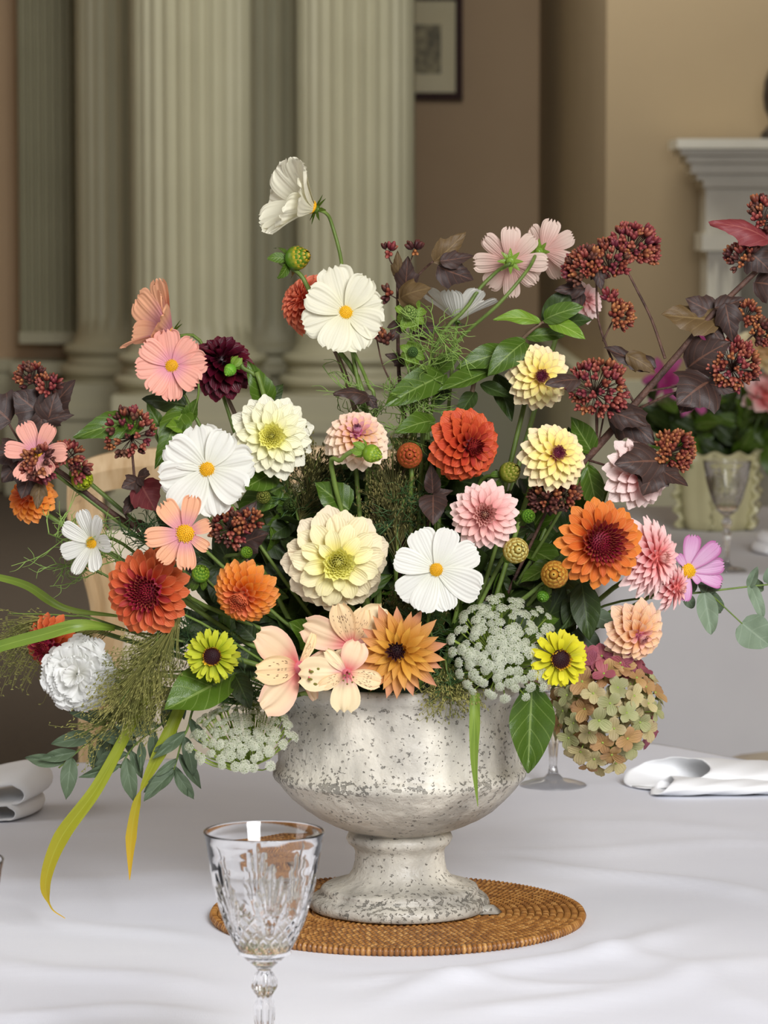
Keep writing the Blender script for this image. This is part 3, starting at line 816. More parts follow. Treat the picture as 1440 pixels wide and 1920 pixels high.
DISK = dict(rho=.5, H=.3, psi=[(0, .05), (.3, .45), (.5, .85), (.7, 1.25), (1, 1.7)], L=[(0, .1), (.45, .2), (.6, .38), (1, .52)], W=.60, cup=[(0, 1.8), (.5, 1.8), (.72, 1.0), (1, .6)], bend=-.25, curl=0, tp=(1.9, .55), base=.42, peak=.6)
def head(t, M, R, st, N, nc, tc, mat, label=None, jit=.05, cmat=None):
    """all the petals of a dahlia head; the folded middle is one piece"""
    st_mesh = {}
    def place(i, n0, n1, lo, hi):
        q = (i + .5) / (n1 - n0); return math.sqrt(lo * lo + (hi * hi - lo * lo) * q)
    cen = MB(); k = 0
    cen.add(*blob((st['rho'] * R * .9, st['rho'] * R * .9, st['H'] * R * .95), 14, 8)[:2], [(.1, .5, .1, 1)] * 126)
    for grp, cnt, lo, hi in ((0, nc, 0, tc), (1, N, tc, 1)):
        for i in range(cnt):
            tt = place(i, 0, cnt, lo, hi); phi = k * GA; k += 1
            psi = lerp(st['psi'], tt) + R_.uniform(-jit, jit) * (1 if grp else .4)
            Ln = lerp(st['L'], tt) * R * R_.uniform(1 - jit, 1 + jit)
            rb = st['rho'] * tt * R; zb = st['H'] * R * (1 - tt * tt) - .02 * R
            m = pmat(psi, phi, (rb * math.cos(phi), rb * math.sin(phi), zb), R_.uniform(-jit, jit) * 2)
            if grp == 0:
                cu = lerp(st['cup'], tt)
                cen.add(*petal(st['W'] * 1.05, st['base'], st['peak'], st['tp'], cu, cu * 1.0, .35, .3, nu=3, nv=2, t=tt), m=m @ S(Ln))
            else:
                b = int((tt - tc) / (1 - tc) * 5.99); var = i % 2
                if (b, var) not in st_mesh:
                    tb = tc + (1 - tc) * (b + .5) / 6; cu = lerp(st['cup'], tb)
                    big = R > 60 * PX
                    st_mesh[b, var] = shape('petal', petal(st['W'], st['base'], st['peak'], st['tp'], cu * 1.15, cu * .75 + .12 * var, st['bend'] * (.6 + .6 * tb) + .1 * var, st['curl'], nu=7 if big else 6, nv=4, t=tb, twist=.12 * (var - .5)), mat)
                part('petal', st_mesh[b, var], t, M @ m @ S(Ln))
    part('flower_center', cen.mesh('flower_center', cmat or mat), t, M, label=label, stuff=True)
def dahlia(label, px, py, off, Rpx, face, st, N, nc, tc, mat, clabel=None, via=None, cat='dahlia', stem=True, name='dahlia', leafs=(), roll=0, **kw):
    C = P(px, py, off); R = Rpx * C.y / F
    t, e = flower(name, label, cat, C)
    fz = Vector(face).normalized()
    M = T(C) @ frame(fz, roll)
    head(t, M, R, st, N, nc, tc, mat, clabel, **kw)
    calyx(t, M, R * .42, M_green, 8, 1.75, 1.0, .6, -.3)
    stem_to(t, C - fz * R * .2, -fz, .0019, M_stem if stem is True else stem, via, end=e)
    return t
def mk(**k):
    d = dict(FORM); d.update(k); return d

D_cream = petal_mat('cream_dahlia', [(0, 'efe44e'), (.3, 'f2e662'), (.44, 'f2e674'), (.6, 'f2e8a4'), (1, 'f6e6c8')], [(0, 'f0e878'), (.4, 'f2eab2'), (1, 'f2e2c6')], .15, .8, .2, var=.03)
D_white = petal_mat('white_yellow_dahlia', [(0, 'f0ea58'), (.3, 'f2ee78'), (.44, 'f2ee88'), (.65, 'f0eec0'), (1, 'f2f0d8')], [(0, 'f0ec80'), (.4, 'f0ecbe'), (1, 'eeebd8')], .15, .75, .2, var=.03)
D_lemon = petal_mat('lemon_florets', [(0, 'f6ee6c'), (1, 'f9f284')], [(0, 'fbf692'), (1, 'fdf9b4')], .1, .8, .32, var=.03)
D_yelmag = petal_mat('yellow_dahlia_magenta_eye', [(0, '9a2058'), (.24, 'b8487a'), (.34, 'f0d868'), (.6, 'f2de78'), (1, 'f2dfa2')], [(0, 'a42664'), (.28, 'bc5080'), (.38, 'f6ea90'), (.7, 'f6eaa4'), (1, 'f3e3c0')], .2, .9, .2, edge='eec8a8', var=.04)
D_pkcream = petal_mat('peach_dahlia_magenta_eye', [(0, '9c2a70'), (.25, 'd07a98'), (.4, 'f0c078'), (1, 'f4d4a4')], [(0, 'a83a80'), (.3, 'e8a8b8'), (.5, 'f2c8b8'), (.75, 'f5dcc0'), (1, 'f6e2c8')], .2, .9, .2, edge='f2d4c4', var=.04)
D_red = petal_mat('red_orange_dahlia', [(0, '5c0f24'), (.38, '80182a'), (.5, 'a83020'), (1, 'b84424')], [(0, '8a1630'), (.4, '98202c'), (.52, 'c84a2a'), (1, 'd8623a')], .2, .9, .22, edge='ee7a44', var=.05)
D_pink = petal_mat('pink_dahlia', [(0, 'd4d880'), (.12, 'dcb898'), (.3, 'e09890'), (.6, 'e8a09c'), (1, 'f0bcb4')], [(0, 'e0dc90'), (.16, 'ecb8a4'), (.4, 'f0bcb0'), (.7, 'f4c8c0'), (1, 'f6dad2')], .2, .9, .2, var=.04)
D_pale = petal_mat('pale_pink_dahlia', [(0, 'e89a98'), (.5, 'f0b0ac'), (1, 'f2cfc8')], [(0, 'f0b4b0'), (.5, 'f6d4cf'), (1, 'f6e2da')], .2, .8, .2, var=.03)
D_pkstr = petal_mat('pink_white_dahlia', [(0, 'e4786e'), (.5, 'ea8a88'), (1, 'ee9a9c')], [(0, 'f0b0a0'), (.5, 'f4c0bc'), (1, 'f7dcd6')], .15, .85, .2, var=.04)
D_oran = petal_mat('orange_burgundy_dahlia', [(0, 'aa1a44'), (.25, '861432'), (.55, '7a1226'), (.66, 'b83a14'), (1, 'd86a1e')], [(0, 'b8244c'), (.3, '941a36'), (.55, '96203a'), (.68, 'd86e28'), (1, 'e48838')], .15, .7, .22, edge='e89a54', var=.05)
D_oran2 = petal_mat('coral_burgundy_dahlia', [(0, 'aa1a44'), (.25, '861432'), (.55, '7a1226'), (.66, 'b2341a'), (1, 'd05a22')], [(0, 'b8244c'), (.3, '941a36'), (.55, '96203a'), (.68, 'd05a30'), (1, 'da703e')], .15, .7, .22, edge='e08656', var=.05)
D_ball = petal_mat('orange_ball_dahlia', [(0, 'a8a03a'), (.12, 'c8503a'), (.45, 'd8603a'), (.6, 'e87a1c'), (1, 'ee8e28')], [(0, 'c0a84a'), (.14, 'de6c4c'), (.48, 'ea8050'), (.62, 'f29434'), (1, 'f4a050')], .2, .9, .25, edge='f0a468', var=.05)
D_coral = petal_mat('coral_pompon_dahlia', [(0, 'd04830'), (1, 'd85a3a')], [(0, 'e87a58'), (1, 'ec8a66')], .2, .9, .25, edge='f2a284', var=.06)
D_burg = petal_mat('burgundy_dahlia', [(0, '28040e'), (1, '340610')], [(0, '480818'), (1, '560c22')], .2, .95, .06, .4, edge='64142c', var=.1)
D_peach = petal_mat('peach_dahlia', [(0, 'c0608a'), (.25, 'd8809a'), (.4, 'eeb070'), (1, 'f0bc84')], [(0, 'cc7096'), (.3, 'ecb49c'), (.5, 'f4ca9c'), (1, 'f4d2b4')], .2, .9, .2, edge='f2c4b8', var=.04)
D_amber = petal_mat('amber_pink_dahlia', [(0, 'c08224'), (.5, 'd69a38'), (1, 'd69848')], [(0, 'e0ac40'), (.55, 'e2ac4c'), (.75, 'dca05c'), (1, 'd8967a')], .4, .9, .25, var=.05)
D_lime = petal_mat('lime_zinnia', [(0, '9aa81c'), (1, 'b4bc22')], [(0, 'c8cc30'), (1, 'ccd238')], .2, .9, .25, var=.05)
D_yel = petal_mat('yellow_lime_zinnia', [(0, 'b4b014'), (1, 'ccc41c')], [(0, 'e0d828'), (1, 'e6de30')], .2, .9, .25, var=.05)
M_dkeye = petal_mat('dark_flower_eye', [(0, '2a1014'), (1, '4a1c1c')], [(0, '4a2020'), (1, '5e2a24')], .3, 1, .05, .7)

dahlia('large creamy yellow dahlia at the centre, blushed outer petals, above the alstroemeria', 630, 1050, -.10, 108, (.12, -1, -.08), DEC, 42, 90, .35, D_cream, 'crinkled yellow centre', cmat=D_lemon)
dahlia('white dahlia with lemon centre beside the burgundy dahlia and white cosmos', 508, 820, -.06, 86, (.06, -1, .12), mk(rho=.26, H=.34, W=.66, psi=[(0, .1), (.2, .75), (.36, 1.15), (.6, 1.38), (1, 1.66)], L=[(0, .14), (.3, .24), (.42, .42), (.65, .58), (1, .74)], cup=[(0, 1.6), (.3, 1.3), (1, .85)], bend=-.2), 48, 90, .37, D_white, 'lemon yellow centre', cmat=D_lemon)
dahlia('small peach ball dahlia with a magenta eye, green bud drooping before it', 669, 824, -.07, 69, (.03, -.8, .6), mk(rho=.42, H=.45, W=.75, L=[(0, .16), (.3, .26), (.6, .42), (1, .58)], psi=[(0, .05), (.25, .45), (.5, .95), (.75, 1.4), (1, 2.0)]), 80, 36, .25, D_pkcream, 'magenta eye')
dahlia('upper of the two yellow dahlias with magenta eyes, partly crossed by a dark leaf', 1010, 707, -.02, 67, (.12, -1, .1), mk(W=.6, H=.42), 60, 50, .34, D_yelmag, 'magenta eye')
dahlia('lower of the two yellow dahlias with magenta eyes, left of the pale pink dahlia', 1036, 857, -.06, 72, (.28, -1, .30), mk(W=.6, H=.42), 60, 50, .34, D_yelmag, 'magenta eye')
dahlia('red-orange dahlia with a dark red heart turned to the right', 872, 834, -.07, 79, (.52, -1, -.05), mk(rho=.36, H=.42, W=.72, L=[(0, .16), (.4, .26), (.6, .44), (1, .64)], psi=[(0, .05), (.25, .4), (.45, .75), (.75, 1.35), (1, 2.0)], cup=[(0, 1.7), (.42, 1.7), (.55, 1.0), (1, .8)], tp=(2, .5)), 76, 64, .42, D_red, 'dark red folded heart')
dahlia('salmon pink dahlia with a greenish eye, overlapping the red-orange dahlia', 909, 966, -.10, 71, (-.03, -1, .12), mk(W=.52, H=.46, psi=[(0, .05), (.25, .5), (.42, 1.0), (.55, 1.32), (1, 1.7)], L=[(0, .14), (.3, .26), (.45, .34), (.6, .52), (1, .7)], cup=[(0, 1.7), (.4, 1.4), (1, .75)]), 58, 64, .46, D_pink, 'greenish pink folded eye')
dahlia('bright orange dahlia with a wide burgundy centre on the right', 1124, 1018, -.10, 86, (.26, -1, .06), mk(**dict(DISK, W=.56, L=[(0, .1), (.45, .2), (.62, .42), (1, .56)])), 46, 120, .62, D_oran, 'wide burgundy centre')
dahlia('reddish orange dahlia with a wide burgundy centre on the left above the fluffy grass', 277, 1110, -.10, 87, (-.24, -1, .02), mk(**{k: v for k, v in DISK.items()}), 56, 100, .56, D_oran2, 'wide burgundy centre')
dahlia('orange ball dahlia with a coral centre, above the lime zinnia', 460, 1110, -.10, 70, (-.32, -1, -.42), mk(rho=.45, H=.48, W=.68, L=[(0, .14), (.3, .24), (.6, .4), (1, .55)], psi=[(0, .05), (.25, .4), (.5, .85), (.75, 1.35), (1, 2.0)]), 90, 70, .42, D_ball, 'coral folded centre')
dahlia('coral pompon dahlia partly hidden behind the upper open white cosmos', 578, 568, .03, 67, (-.75, -.45, .5), BALL, 105, 24, .2, D_coral, via=[(612, 620, .03), (655, 730, .02), (700, 960, 0)], stem=M_stemb)
dahlia('dark burgundy dahlia beside the pink cosmos, a small green bud in front', 416, 688, 0, 74, (-.1, -.7, .7), mk(rho=.4, H=.5, W=.7, L=[(0, .2), (.3, .32), (.6, .46), (1, .6)], psi=[(0, .05), (.25, .5), (.5, 1.0), (.75, 1.6), (1, 2.3)]), 85, 20, .2, D_burg, stem=M_stemb)
dahlia('pale blush dahlia behind a dark curled leaf, right of the lower yellow dahlia', 1192, 888, -.02, 76, (.55, -1, .25), mk(W=.68), 54, 36, .28, D_pale)
dahlia('pink and white dahlia in side view behind the bright orange dahlia', 1216, 1045, -.05, 82, (.85, -.75, .05), mk(W=.46, tp=(1.5, .75), rho=.34, H=.36), 90, 34, .25, D_pkstr)
dahlia('smaller salmon dahlia facing away, tucked behind the pink and white dahlia', 1256, 1100, -.03, 56, (.9, -.5, -.1), mk(W=.5, tp=(1.5, .75)), 60, 24, .25, D_pkstr)
dahlia('peach dahlia with a mauve eye at the right above the dried hydrangea', 1190, 1184, -.06, 70, (.48, -1, -.35), mk(W=.76, rho=.3, L=[(0, .14), (.3, .3), (.6, .52), (1, .7)]), 58, 34, .24, D_peach, 'mauve eye')
dahlia('orange dahlia at the far left mostly behind ninebark leaves', 60, 935, 0, 54, (-.4, -.75, .5), BALL, 80, 24, .22, D_ball)
dahlia('coral orange dahlia at the left behind the white carnation', 98, 1205, -.03, 62, (-.45, -.9, -.25), mk(rho=.45, H=.48, W=.66, psi=[(0, .05), (.25, .4), (.5, .9), (.75, 1.4), (1, 2.0)], L=[(0, .14), (.3, .24), (.6, .4), (1, .55)]), 80, 60, .4, D_oran2)
dahlia('blush dahlia peeping out behind dark leaves below the ninebark seed heads', 1095, 566, .05, 44, (.4, -.9, .3), mk(W=.6), 40, 20, .3, D_pale)
dahlia('small creamy peach dahlia sunk behind the lower yellow dahlia', 1103, 905, .03, 36, (.5, -1, 0), mk(W=.6), 36, 20, .3, D_peach)
# amber dahlia with pointed petals
AMB = dict(rho=.2, H=.14, psi=[(0, .3), (.3, .7), (.5, 1.1), (.75, 1.35), (1, 1.6)], L=[(0, .16), (.3, .3), (.5, .55), (.75, .75), (1, .86)], W=.36, cup=[(0, 1.3), (.5, 1.0), (1, .8)], bend=.2, curl=-.4, tp=(1.2, .85), base=.5, peak=.55)
ta = dahlia('amber pink-tipped dahlia with pointed petals over the urn rim', 752, 1222, -.13, 88, (-.08, -1, .05), AMB, 46, 38, .36, D_amber, 'golden inner petals', jit=.12)
C = P(742, 1217, -.13) + Vector((0, -.012, 0)); b = MB()
for k in range(40):
    r = .0055 * math.sqrt(k / 40); b.add(*petal(.5, .6, .5, (1.5, .7), 1, nu=2, nv=2), m=pmat(.1 + .6 * k / 40, k * GA, (r * math.cos(k * GA), r * math.sin(k * GA), 0)) @ S(.0055))
b.add(*blob((.0055, .0055, .003), 10, 6))
part('eye', b.mesh('eye', M_dkeye), ta, T(C) @ frame((-.08, -1, .05)), label='dark brown eye')

# ------------------------------------------------------------------ cosmos
C_white = petal_mat('white_cosmos', [(0, 'e4e4d2'), (1, 'e6e6d8')], [(0, 'ebeae0'), (1, 'edece3')], .1, .6, .24, vein=24, var=.02, vb=.28)
C_cream = petal_mat('ivory_cosmos', [(0, 'e6e2c0'), (1, 'e8e4c6')], [(0, 'ece8d0'), (1, 'eeebd4')], .1, .6, .24, vein=24, var=.02, vb=.28)
C_pink = petal_mat('pink_peach_cosmos', [(0, 'dc94a8'), (1, 'dc94a8')], [(0, 'efa896'), (1, 'f0ae9c')], .05, .6, .2, vein=22, var=.04, vb=.3)
C_peach = petal_mat('peach_cosmos', [(0, 'd890a0'), (1, 'd890a0')], [(0, 'f0b088'), (1, 'f2b490')], .1, .7, .2, vein=22, var=.04, vb=.3)
C_blush = petal_mat('blush_cosmos', [(0, 'd4a49a'), (1, 'd8aca0')], [(0, 'e8cebe'), (1, 'ead2c4')], .2, .9, .35, vein=22, var=.04, vb=.3)
C_purp = petal_mat('purple_pink_cosmos', [(0, 'dcb2d0'), (1, 'd8accc')], [(0, 'd49cc4'), (1, 'cc8cba')], .4, 1, .2, vein=26, edge='a83a86', var=.05)
def disc_mesh(R):
    b = MB(); b.add(*blob((R, R, R * .45), 16, 8)[:2], [(.2, .5, .5, 1)] * 144)
    for k in range(80):
        q = k / 80; th = math.asin(min(1, math.sqrt(q))); r = R * math.sin(th) * .97; z = R * .45 * math.cos(th)
        a = k * GA; m = T((r * math.cos(a), r * math.sin(a), z)) @ frame((math.sin(th) * math.cos(a) * .7, math.sin(th) * math.sin(a) * .7, 1))
        h = R * R_.uniform(.14, .3); w_ = R * .065
        b.add([(w_, 0, 0), (-w_ * .5, w_ * .87, 0), (-w_ * .5, -w_ * .87, 0), (w_ * .9, 0, h), (-w_ * .45, w_ * .8, h), (-w_ * .45, -w_ * .8, h)],
              [(0, 1, 4, 3), (1, 2, 5, 4), (2, 0, 3, 5), (3, 4, 5)], [(0, 0, .3, 1)] * 3 + [(1, 0, q, 1)] * 3, m)
    return b.mesh('flower_center', M_eye)
ME_disc = disc_mesh(1)
def cosmos_petals(mat, W, ruf, cup, bend, notch=.06):
    out = []
    for k in range(4):
        out.append(shape('petal', petal(W * (1, .94, 1.05, .9)[k], .22, .74, (3.2, .5), cup, cup * .4, bend + (.1, -.12, .02, .15)[k], (-.2, -.05, .1, -.3)[k],
                                        (ruf, 2.5 + .5 * (k % 2), k * 1.7), (notch * (1, .7, 1.2, .9)[k], 3), nu=11, nv=14, t=.5, twist=(.1, -.15, .2, -.05)[k]), mat))
    return out
def cosmos(label, px, py, off, Rpx, face, mat, W=.7, psi=1.42, n=8, ruf=.022, cup=.35, bend=0, roll=0, lens=None, azs=None, psis=None, disc=.17, via=None, stemr=.0014, gap=.08, group=None, calx=True, mat_stem=None, notch=.06):
    C = P(px, py, off); R = Rpx * C.y / F
    t, e = flower('cosmos', label, 'cosmos', C, group); fz = Vector(face).normalized()
    M = T(C) @ frame(fz, roll); ms = cosmos_petals(mat, W, ruf, cup, bend, notch)
    azs = azs if azs else [2 * PI * k / n + R_.uniform(-gap, gap) for k in range(n)]
    for k, a in enumerate(azs):
        L_ = R * (lens[k] if lens else R_.uniform(.93, 1.03)); ps = (psis[k] if psis else psi + R_.uniform(-.1, .1) - .10 * (k % 2))
        rb = .06 * R
        part('petal', ms[(k * 3 + k // 4) % 4], t, M @ pmat(ps, a, (rb * math.cos(a), rb * math.sin(a), .03 * R * (k % 2)), R_.uniform(-.2, .2)) @ S(L_))
    if disc: part('flower_center', ME_disc, t, M @ T((0, 0, .03 * R)) @ S(R * disc), label='golden yellow centre')
    if calx: calyx(t, M, R * .2, M_green, 8, 1.75, 1.5, .3, -.3)
    stem_to(t, C - fz * R * .1, -fz, stemr, mat_stem or M_stem, via, end=e)
    return t, M, R
cosmos('ivory cosmos high above the bouquet, cupped and seen from the side', 588, 390, -.01, 104, (-.78, -.42, .34), C_cream, W=.72, psi=.72, bend=-.2, cup=.7, via=[(622, 420, 0), (640, 490, .0), (642, 560, .01), (668, 700, 0), (710, 960, 0)], ruf=.03, disc=.12)
cosmos('open white cosmos in front of the coral pompon dahlia', 648, 586, -.02, 80, (.10, -1, .14), C_cream, W=.78, ruf=.04, psi=1.34, bend=-.1, roll=.3, via=[(655, 640, -.01), (690, 720, -.0), (705, 800, 0)], lens=[.85, .95, 1.08, 1.0, 1.0, 1.02, .95, .9])
cosmos('broad white cosmos left of the lemon-centred white dahlia', 388, 880, -.09, 86, (.05, -1, .08), C_white, W=.8, ruf=.05, roll=.2, psi=1.42, lens=[1, .9, .95, 1, 1.02, 1.08, 1, .98])
cosmos('flat white cosmos with separate petals between the cream dahlia and pink dahlia', 818, 1068, -.135, 86, (-.04, -1, .04), C_white, W=.68, ruf=.012, cup=.15, psi=1.5, disc=.15, azs=[.45, 1.25, 2.0, 2.85, 3.75, 4.35, 5.0, 5.85], lens=[.95, .9, .92, .9, .95, .92, .88, 1.05], notch=.03)
cosmos('white cosmos seen from below behind the feathery green foliage', 858, 600, .03, 80, (.12, .25, .95), C_white, W=.55, psi=1.0, n=7, ruf=.012, disc=0, azs=[.1, .75, 1.7, 2.5, 3.3, 4.2, 5.4])
cosmos('pink cosmos with notched petals left of the burgundy dahlia', 322, 686, -.03, 66, (.08, -1, .1), C_pink, W=.7, ruf=.03, psi=1.35, n=8, roll=.1, disc=.19, notch=.1, gap=.12)
cosmos('folded peach cosmos in profile above the pink cosmos', 318, 622, .0, 104, (-.8, -.4, .5), C_peach, W=.66, psi=.8, n=7, ruf=.02, disc=.12, bend=-.2, notch=.1, lens=[1, .8, .95, 1, .75, .9, .85])
cosmos('peach cosmos with lilac base beneath the broad white cosmos', 347, 1000, -.125, 76, (.05, -1, .06), C_peach, W=.56, ruf=.03, psi=1.42, disc=.23, azs=[.35, 1.35, 2.2, 3.25, 4.0, 4.75, 5.7], lens=[.65, .95, .95, .98, .9, .88, .65], notch=.12)
cosmos('blush cosmos seen from behind, left one of the facing-away pair', 956, 492, .02, 68, (.12, 1, .12), C_blush, W=.56, psi=1.4, ruf=.02, disc=0, n=8, via=[(925, 515, .02), (880, 570, .01), (800, 730, .01)], calx=False, notch=.1)
cosmos('blush cosmos seen from behind, right one of the facing-away pair', 1018, 470, .04, 62, (.5, .85, .1), C_blush, W=.6, psi=1.3, ruf=.02, disc=0, n=7, via=[(990, 505, .0), (935, 570, -.01), (850, 650, 0), (800, 760, .01)], calx=False, notch=.1)
for t, q in ((bpy.data.objects['cosmos.008'], (957, 490, .013, (.12, 1, .12))), (bpy.data.objects['cosmos.009'], (1011, 472, .03, (.5, .85, .1)))):
    calyx(t, T(P(*q[:3])) @ frame(q[3]), .0105, M_bright, 8, 1.6, 1.1, .38, 0)
cosmos('half-hidden pink cosmos at the far left behind ninebark leaves', 70, 850, -.045, 62, (-.1, -.9, .35), C_pink, W=.6, psi=1.2, n=6, ruf=.02, notch=.08)
cosmos('purple pink cosmos at the right edge above the eucalyptus', 1290, 1070, -.02, 70, (.25, -1, .1), C_purp, W=.5, psi=1.35, disc=.2, ruf=.015, azs=[.15, .75, 1.45, 2.2, 4.5, 5.4, 5.9], lens=[.95, 1.05, .95, .5, .8, .4, .95], notch=.06, via=[(1270, 1095, -.01), (1180, 1140, -.02)])
cosmos('white cosmos turned left at the left edge behind the reddish orange dahlia', 174, 1018, -.06, 66, (-.6, -.8, .1), C_white, W=.55, psi=1.25, n=7, disc=.18, ruf=.015)

# white carnation
C = P(150, 1262, -.06); R = 68 * PX; t, e = flower('carnation', 'ruffled white carnation hanging at the left before the coral orange dahlia', 'carnation', C)
fz = Vector((-.12, -1, .05)).normalized(); M = T(C) @ frame(fz)
M_carn = petal_mat('white_carnation', [(0, 'f0efe6'), (1, 'f4f3ee')], [(0, 'f6f6f2'), (1, 'f7f7f4')], .1, .8, .45, vein=18, var=.02)
cm = [shape('petal', petal(1.0, .25, .8, (4, .5), .3, .3, .1, -.2, (.045, 2.5 + k, k), (.09, 5), nu=8, nv=16, t=.5), M_carn) for k in range(3)]
for k in range(46):
    q = math.sqrt((k + .5) / 46); a = k * GA
    part('petal', cm[k % 3], t, M @ pmat(.35 + 1.25 * q + R_.uniform(-.28, .28), a + R_.uniform(-.4, .4), (.12 * R * q * math.cos(a), .12 * R * q * math.sin(a), .45 * R * (1 - q)), R_.uniform(-.25, .25)) @ S(R * (.45 + .5 * q) * R_.uniform(.9, 1.1)))
calyx(t, M, R * .3, M_green, 6, 2.4, 1.4, .5, -.3); stem_to(t, C - fz * R * .3, -fz, .0018, M_stem, end=e)

# zinnias
def zinnia(label, px, py, off, Rpx, face, mat, n1, n2, W):
    C = P(px, py, off); R = Rpx * C.y / F; t, e = flower('zinnia', label, 'zinnia', C); fz = Vector(face).normalized(); M = T(C) @ frame(fz)
    pm = [shape('petal', petal(W, .45, .7, (3, .5), .5 + .3 * k, .3, -.1 + .1 * k, -.15, (.01, 1, k), (.05, 1), nu=6, nv=4, t=k), mat) for k in range(2)]
    for r, (n, L_, ps, z) in enumerate(((n1, .72, 1.62, 0), (n2, .64, 1.4, .07), (n2 - 4, .5, 1.15, .13))):
        for k in range(n):
            a = 2 * PI * (k + .5 * r) / n + R_.uniform(-.05, .05)
            part('petal', pm[k % 2], t, M @ pmat(ps + R_.uniform(-.08, .08), a, (.28 * R * math.cos(a), .28 * R * math.sin(a), z * R), R_.uniform(-.2, .2)) @ S(R * L_ * R_.uniform(.93, 1.05)))
    b = MB(); b.add(*blob((.33 * R, .33 * R, .22 * R), 16, 8), m=T((0, 0, .12 * R)))
    for k in range(90):
        q = math.sqrt(k / 90); a = k * GA; b.add(*petal(.4, .7, .5, (1.5, .7), 1, nu=2, nv=2, t=q), m=pmat(.2 + .9 * q, a, (.31 * R * q * math.cos(a), .31 * R * q * math.sin(a), .12 * R + .2 * R * math.sqrt(1 - q * q * .95))) @ S(.09 * R))
    part('flower_center', b.mesh('flower_center', M_dkeye), t, M, label='dark maroon centre')
    b = MB()
    for k in range(22):
        a = 2 * PI * k / 22 + R_.uniform(-.1, .1); b.add(*petal(.5, .6, .5, (1.5, .7), .8, .8, .4, .3, nu=3, nv=2, t=.5), m=pmat(.75 + R_.uniform(-.3, .3), a, (.29 * R * math.cos(a), .29 * R * math.sin(a), .2 * R)) @ S(.2 * R * R_.uniform(.7, 1.1)))
    part('floret_ring', b.mesh('floret_ring', M_eye), t, M, label='ring of tiny yellow florets', stuff=True)
    calyx(t, M, R * .4, M_green, 8, 1.9, .9, .6, -.25); stem_to(t, C - fz * R * .2, -fz, .0022, M_stem, end=e)
zinnia('lime green zinnia with a dark centre over the big leaf on the left', 398, 1230, -.115, 53, (-.02, -1, .05), D_lime, 18, 16, .34)
zinnia('bright yellow zinnia with a dark brown centre beside the white lace flower', 1049, 1235, -.13, 57, (.18, -1, 0), D_yel, 13, 12, .42)

# alstroemeria: one stem carrying three blooms
A_out = petal_mat('peach_alstroemeria', [(0, 'd8606a'), (1, 'd8606a')], [(0, 'eed0aa'), (1, 'f0d6b2')], .02, .6, .2, vein=14, edge='f0bca8', var=.03)
A_in = petal_mat('freckled_alstroemeria', [(0, 'dc7478'), (1, 'dc7478')], [(0, 'f2d2a2'), (1, 'f4d8aa')], .0, .4, .2, vein=14, streak='4a1c18', var=.03)
A_pale = petal_mat('pale_alstroemeria', [(0, 'dc8a98'), (1, 'dc8a98')], [(0, 'f2dcb0'), (1, 'f3e0b8')], .0, .45, .2, vein=14, var=.02)
M_anth = plain('olive_anther', '6a6a2a', '8a8238', .7, 30); M_fil = plain('rose_filament', 'cc6470', 'd87a80', .5, 30)
t, e = flower('alstroemeria', 'peach alstroemeria stem with three freckled blooms over the urn rim', 'alstroemeria', P(600, 1240, -.13))
def bloom(px, py, off, Rpx, face, roll, spec):
    C = P(px, py, off); R = Rpx * PX; fz = Vector(face).normalized(); M = T(C) @ frame(fz, roll)
    b = MB(); b.add(*tube([Vector((0, 0, -.32 * R)), Vector((0, 0, -.1 * R)), Vector((0, 0, .02 * R))], .05 * R, .11 * R, 8))
    bl = part('bloom', b.mesh('bloom', M_fil), t, M)
    for k, (a, ps, L_, W, mat) in enumerate(spec):
        me = shape('tepal', petal(W, .16, .66, (2.4, .55), .5, .25, -.25, -.35, (.04, 2.3, k), (.05, 2), nu=10, nv=10, t=.5), mat)
        part('tepal', me, bl, M @ pmat(ps, a, (0, 0, -.05 * R)) @ S(R * L_))
    for k in range(6):
        a = k * 1.05 + .3; tip = Vector((.12 * math.cos(a), .12 * math.sin(a) - .1, .42)) * R
        part('stamen', MB().add(*tube(catmull([Vector((0, 0, 0)), tip * .5 + Vector((0, .06 * R, 0)), tip], 4), .018 * R, .012 * R, 5)).mesh('stamen', M_fil), bl, M)
        part('anther', shape('anther', blob((.025 * R, .025 * R, .06 * R), 6, 4), M_anth), bl, M @ T(tip))
    p = C - fz * R * .3
    part('pedicel', shape('pedicel', tube(catmull([p, p - fz * .02, P(620, 1255, -.07), e], 5), .0014, .002, 6), M_stem), t)
h_ = PI / 2
bloom(562, 1252, -.135, 116, (.62, -.8, .02), 0, [(2.5, 1.35, .98, .6, A_out), (3.75, 1.2, 1.0, .64, A_out), (.2, 1.5, .7, .4, A_out), (3.1, 1.1, 1.02, .46, A_in), (1.1, 1.2, .6, .3, A_in), (5.2, 1.2, .62, .34, A_out)])
bloom(658, 1208, -.12, 88, (-.05, -1, -.1), 0, [(.75, 1.35, 1.05, .8, A_pale), (2.75, 1.3, 1.08, .66, A_out), (4.6, 1.3, .7, .8, A_out), (1.85, 1.15, .95, .56, A_in), (1.2, 1.2, .85, .5, A_in), (3.9, 1.3, .6, .4, A_pale)])
bloom(650, 1262, -.15, 78, (.1, -1, .05), 0, [(1.2, 1.3, .8, .8, A_out), (3.15, 1.35, 1.12, .74, A_pale), (4.65, 1.35, .92, .78, A_pale), (2.3, 1.2, .75, .4, A_pale), (3.6, 1.2, .75, .42, A_in), (6.0, 1.25, .85, .55, A_in)])

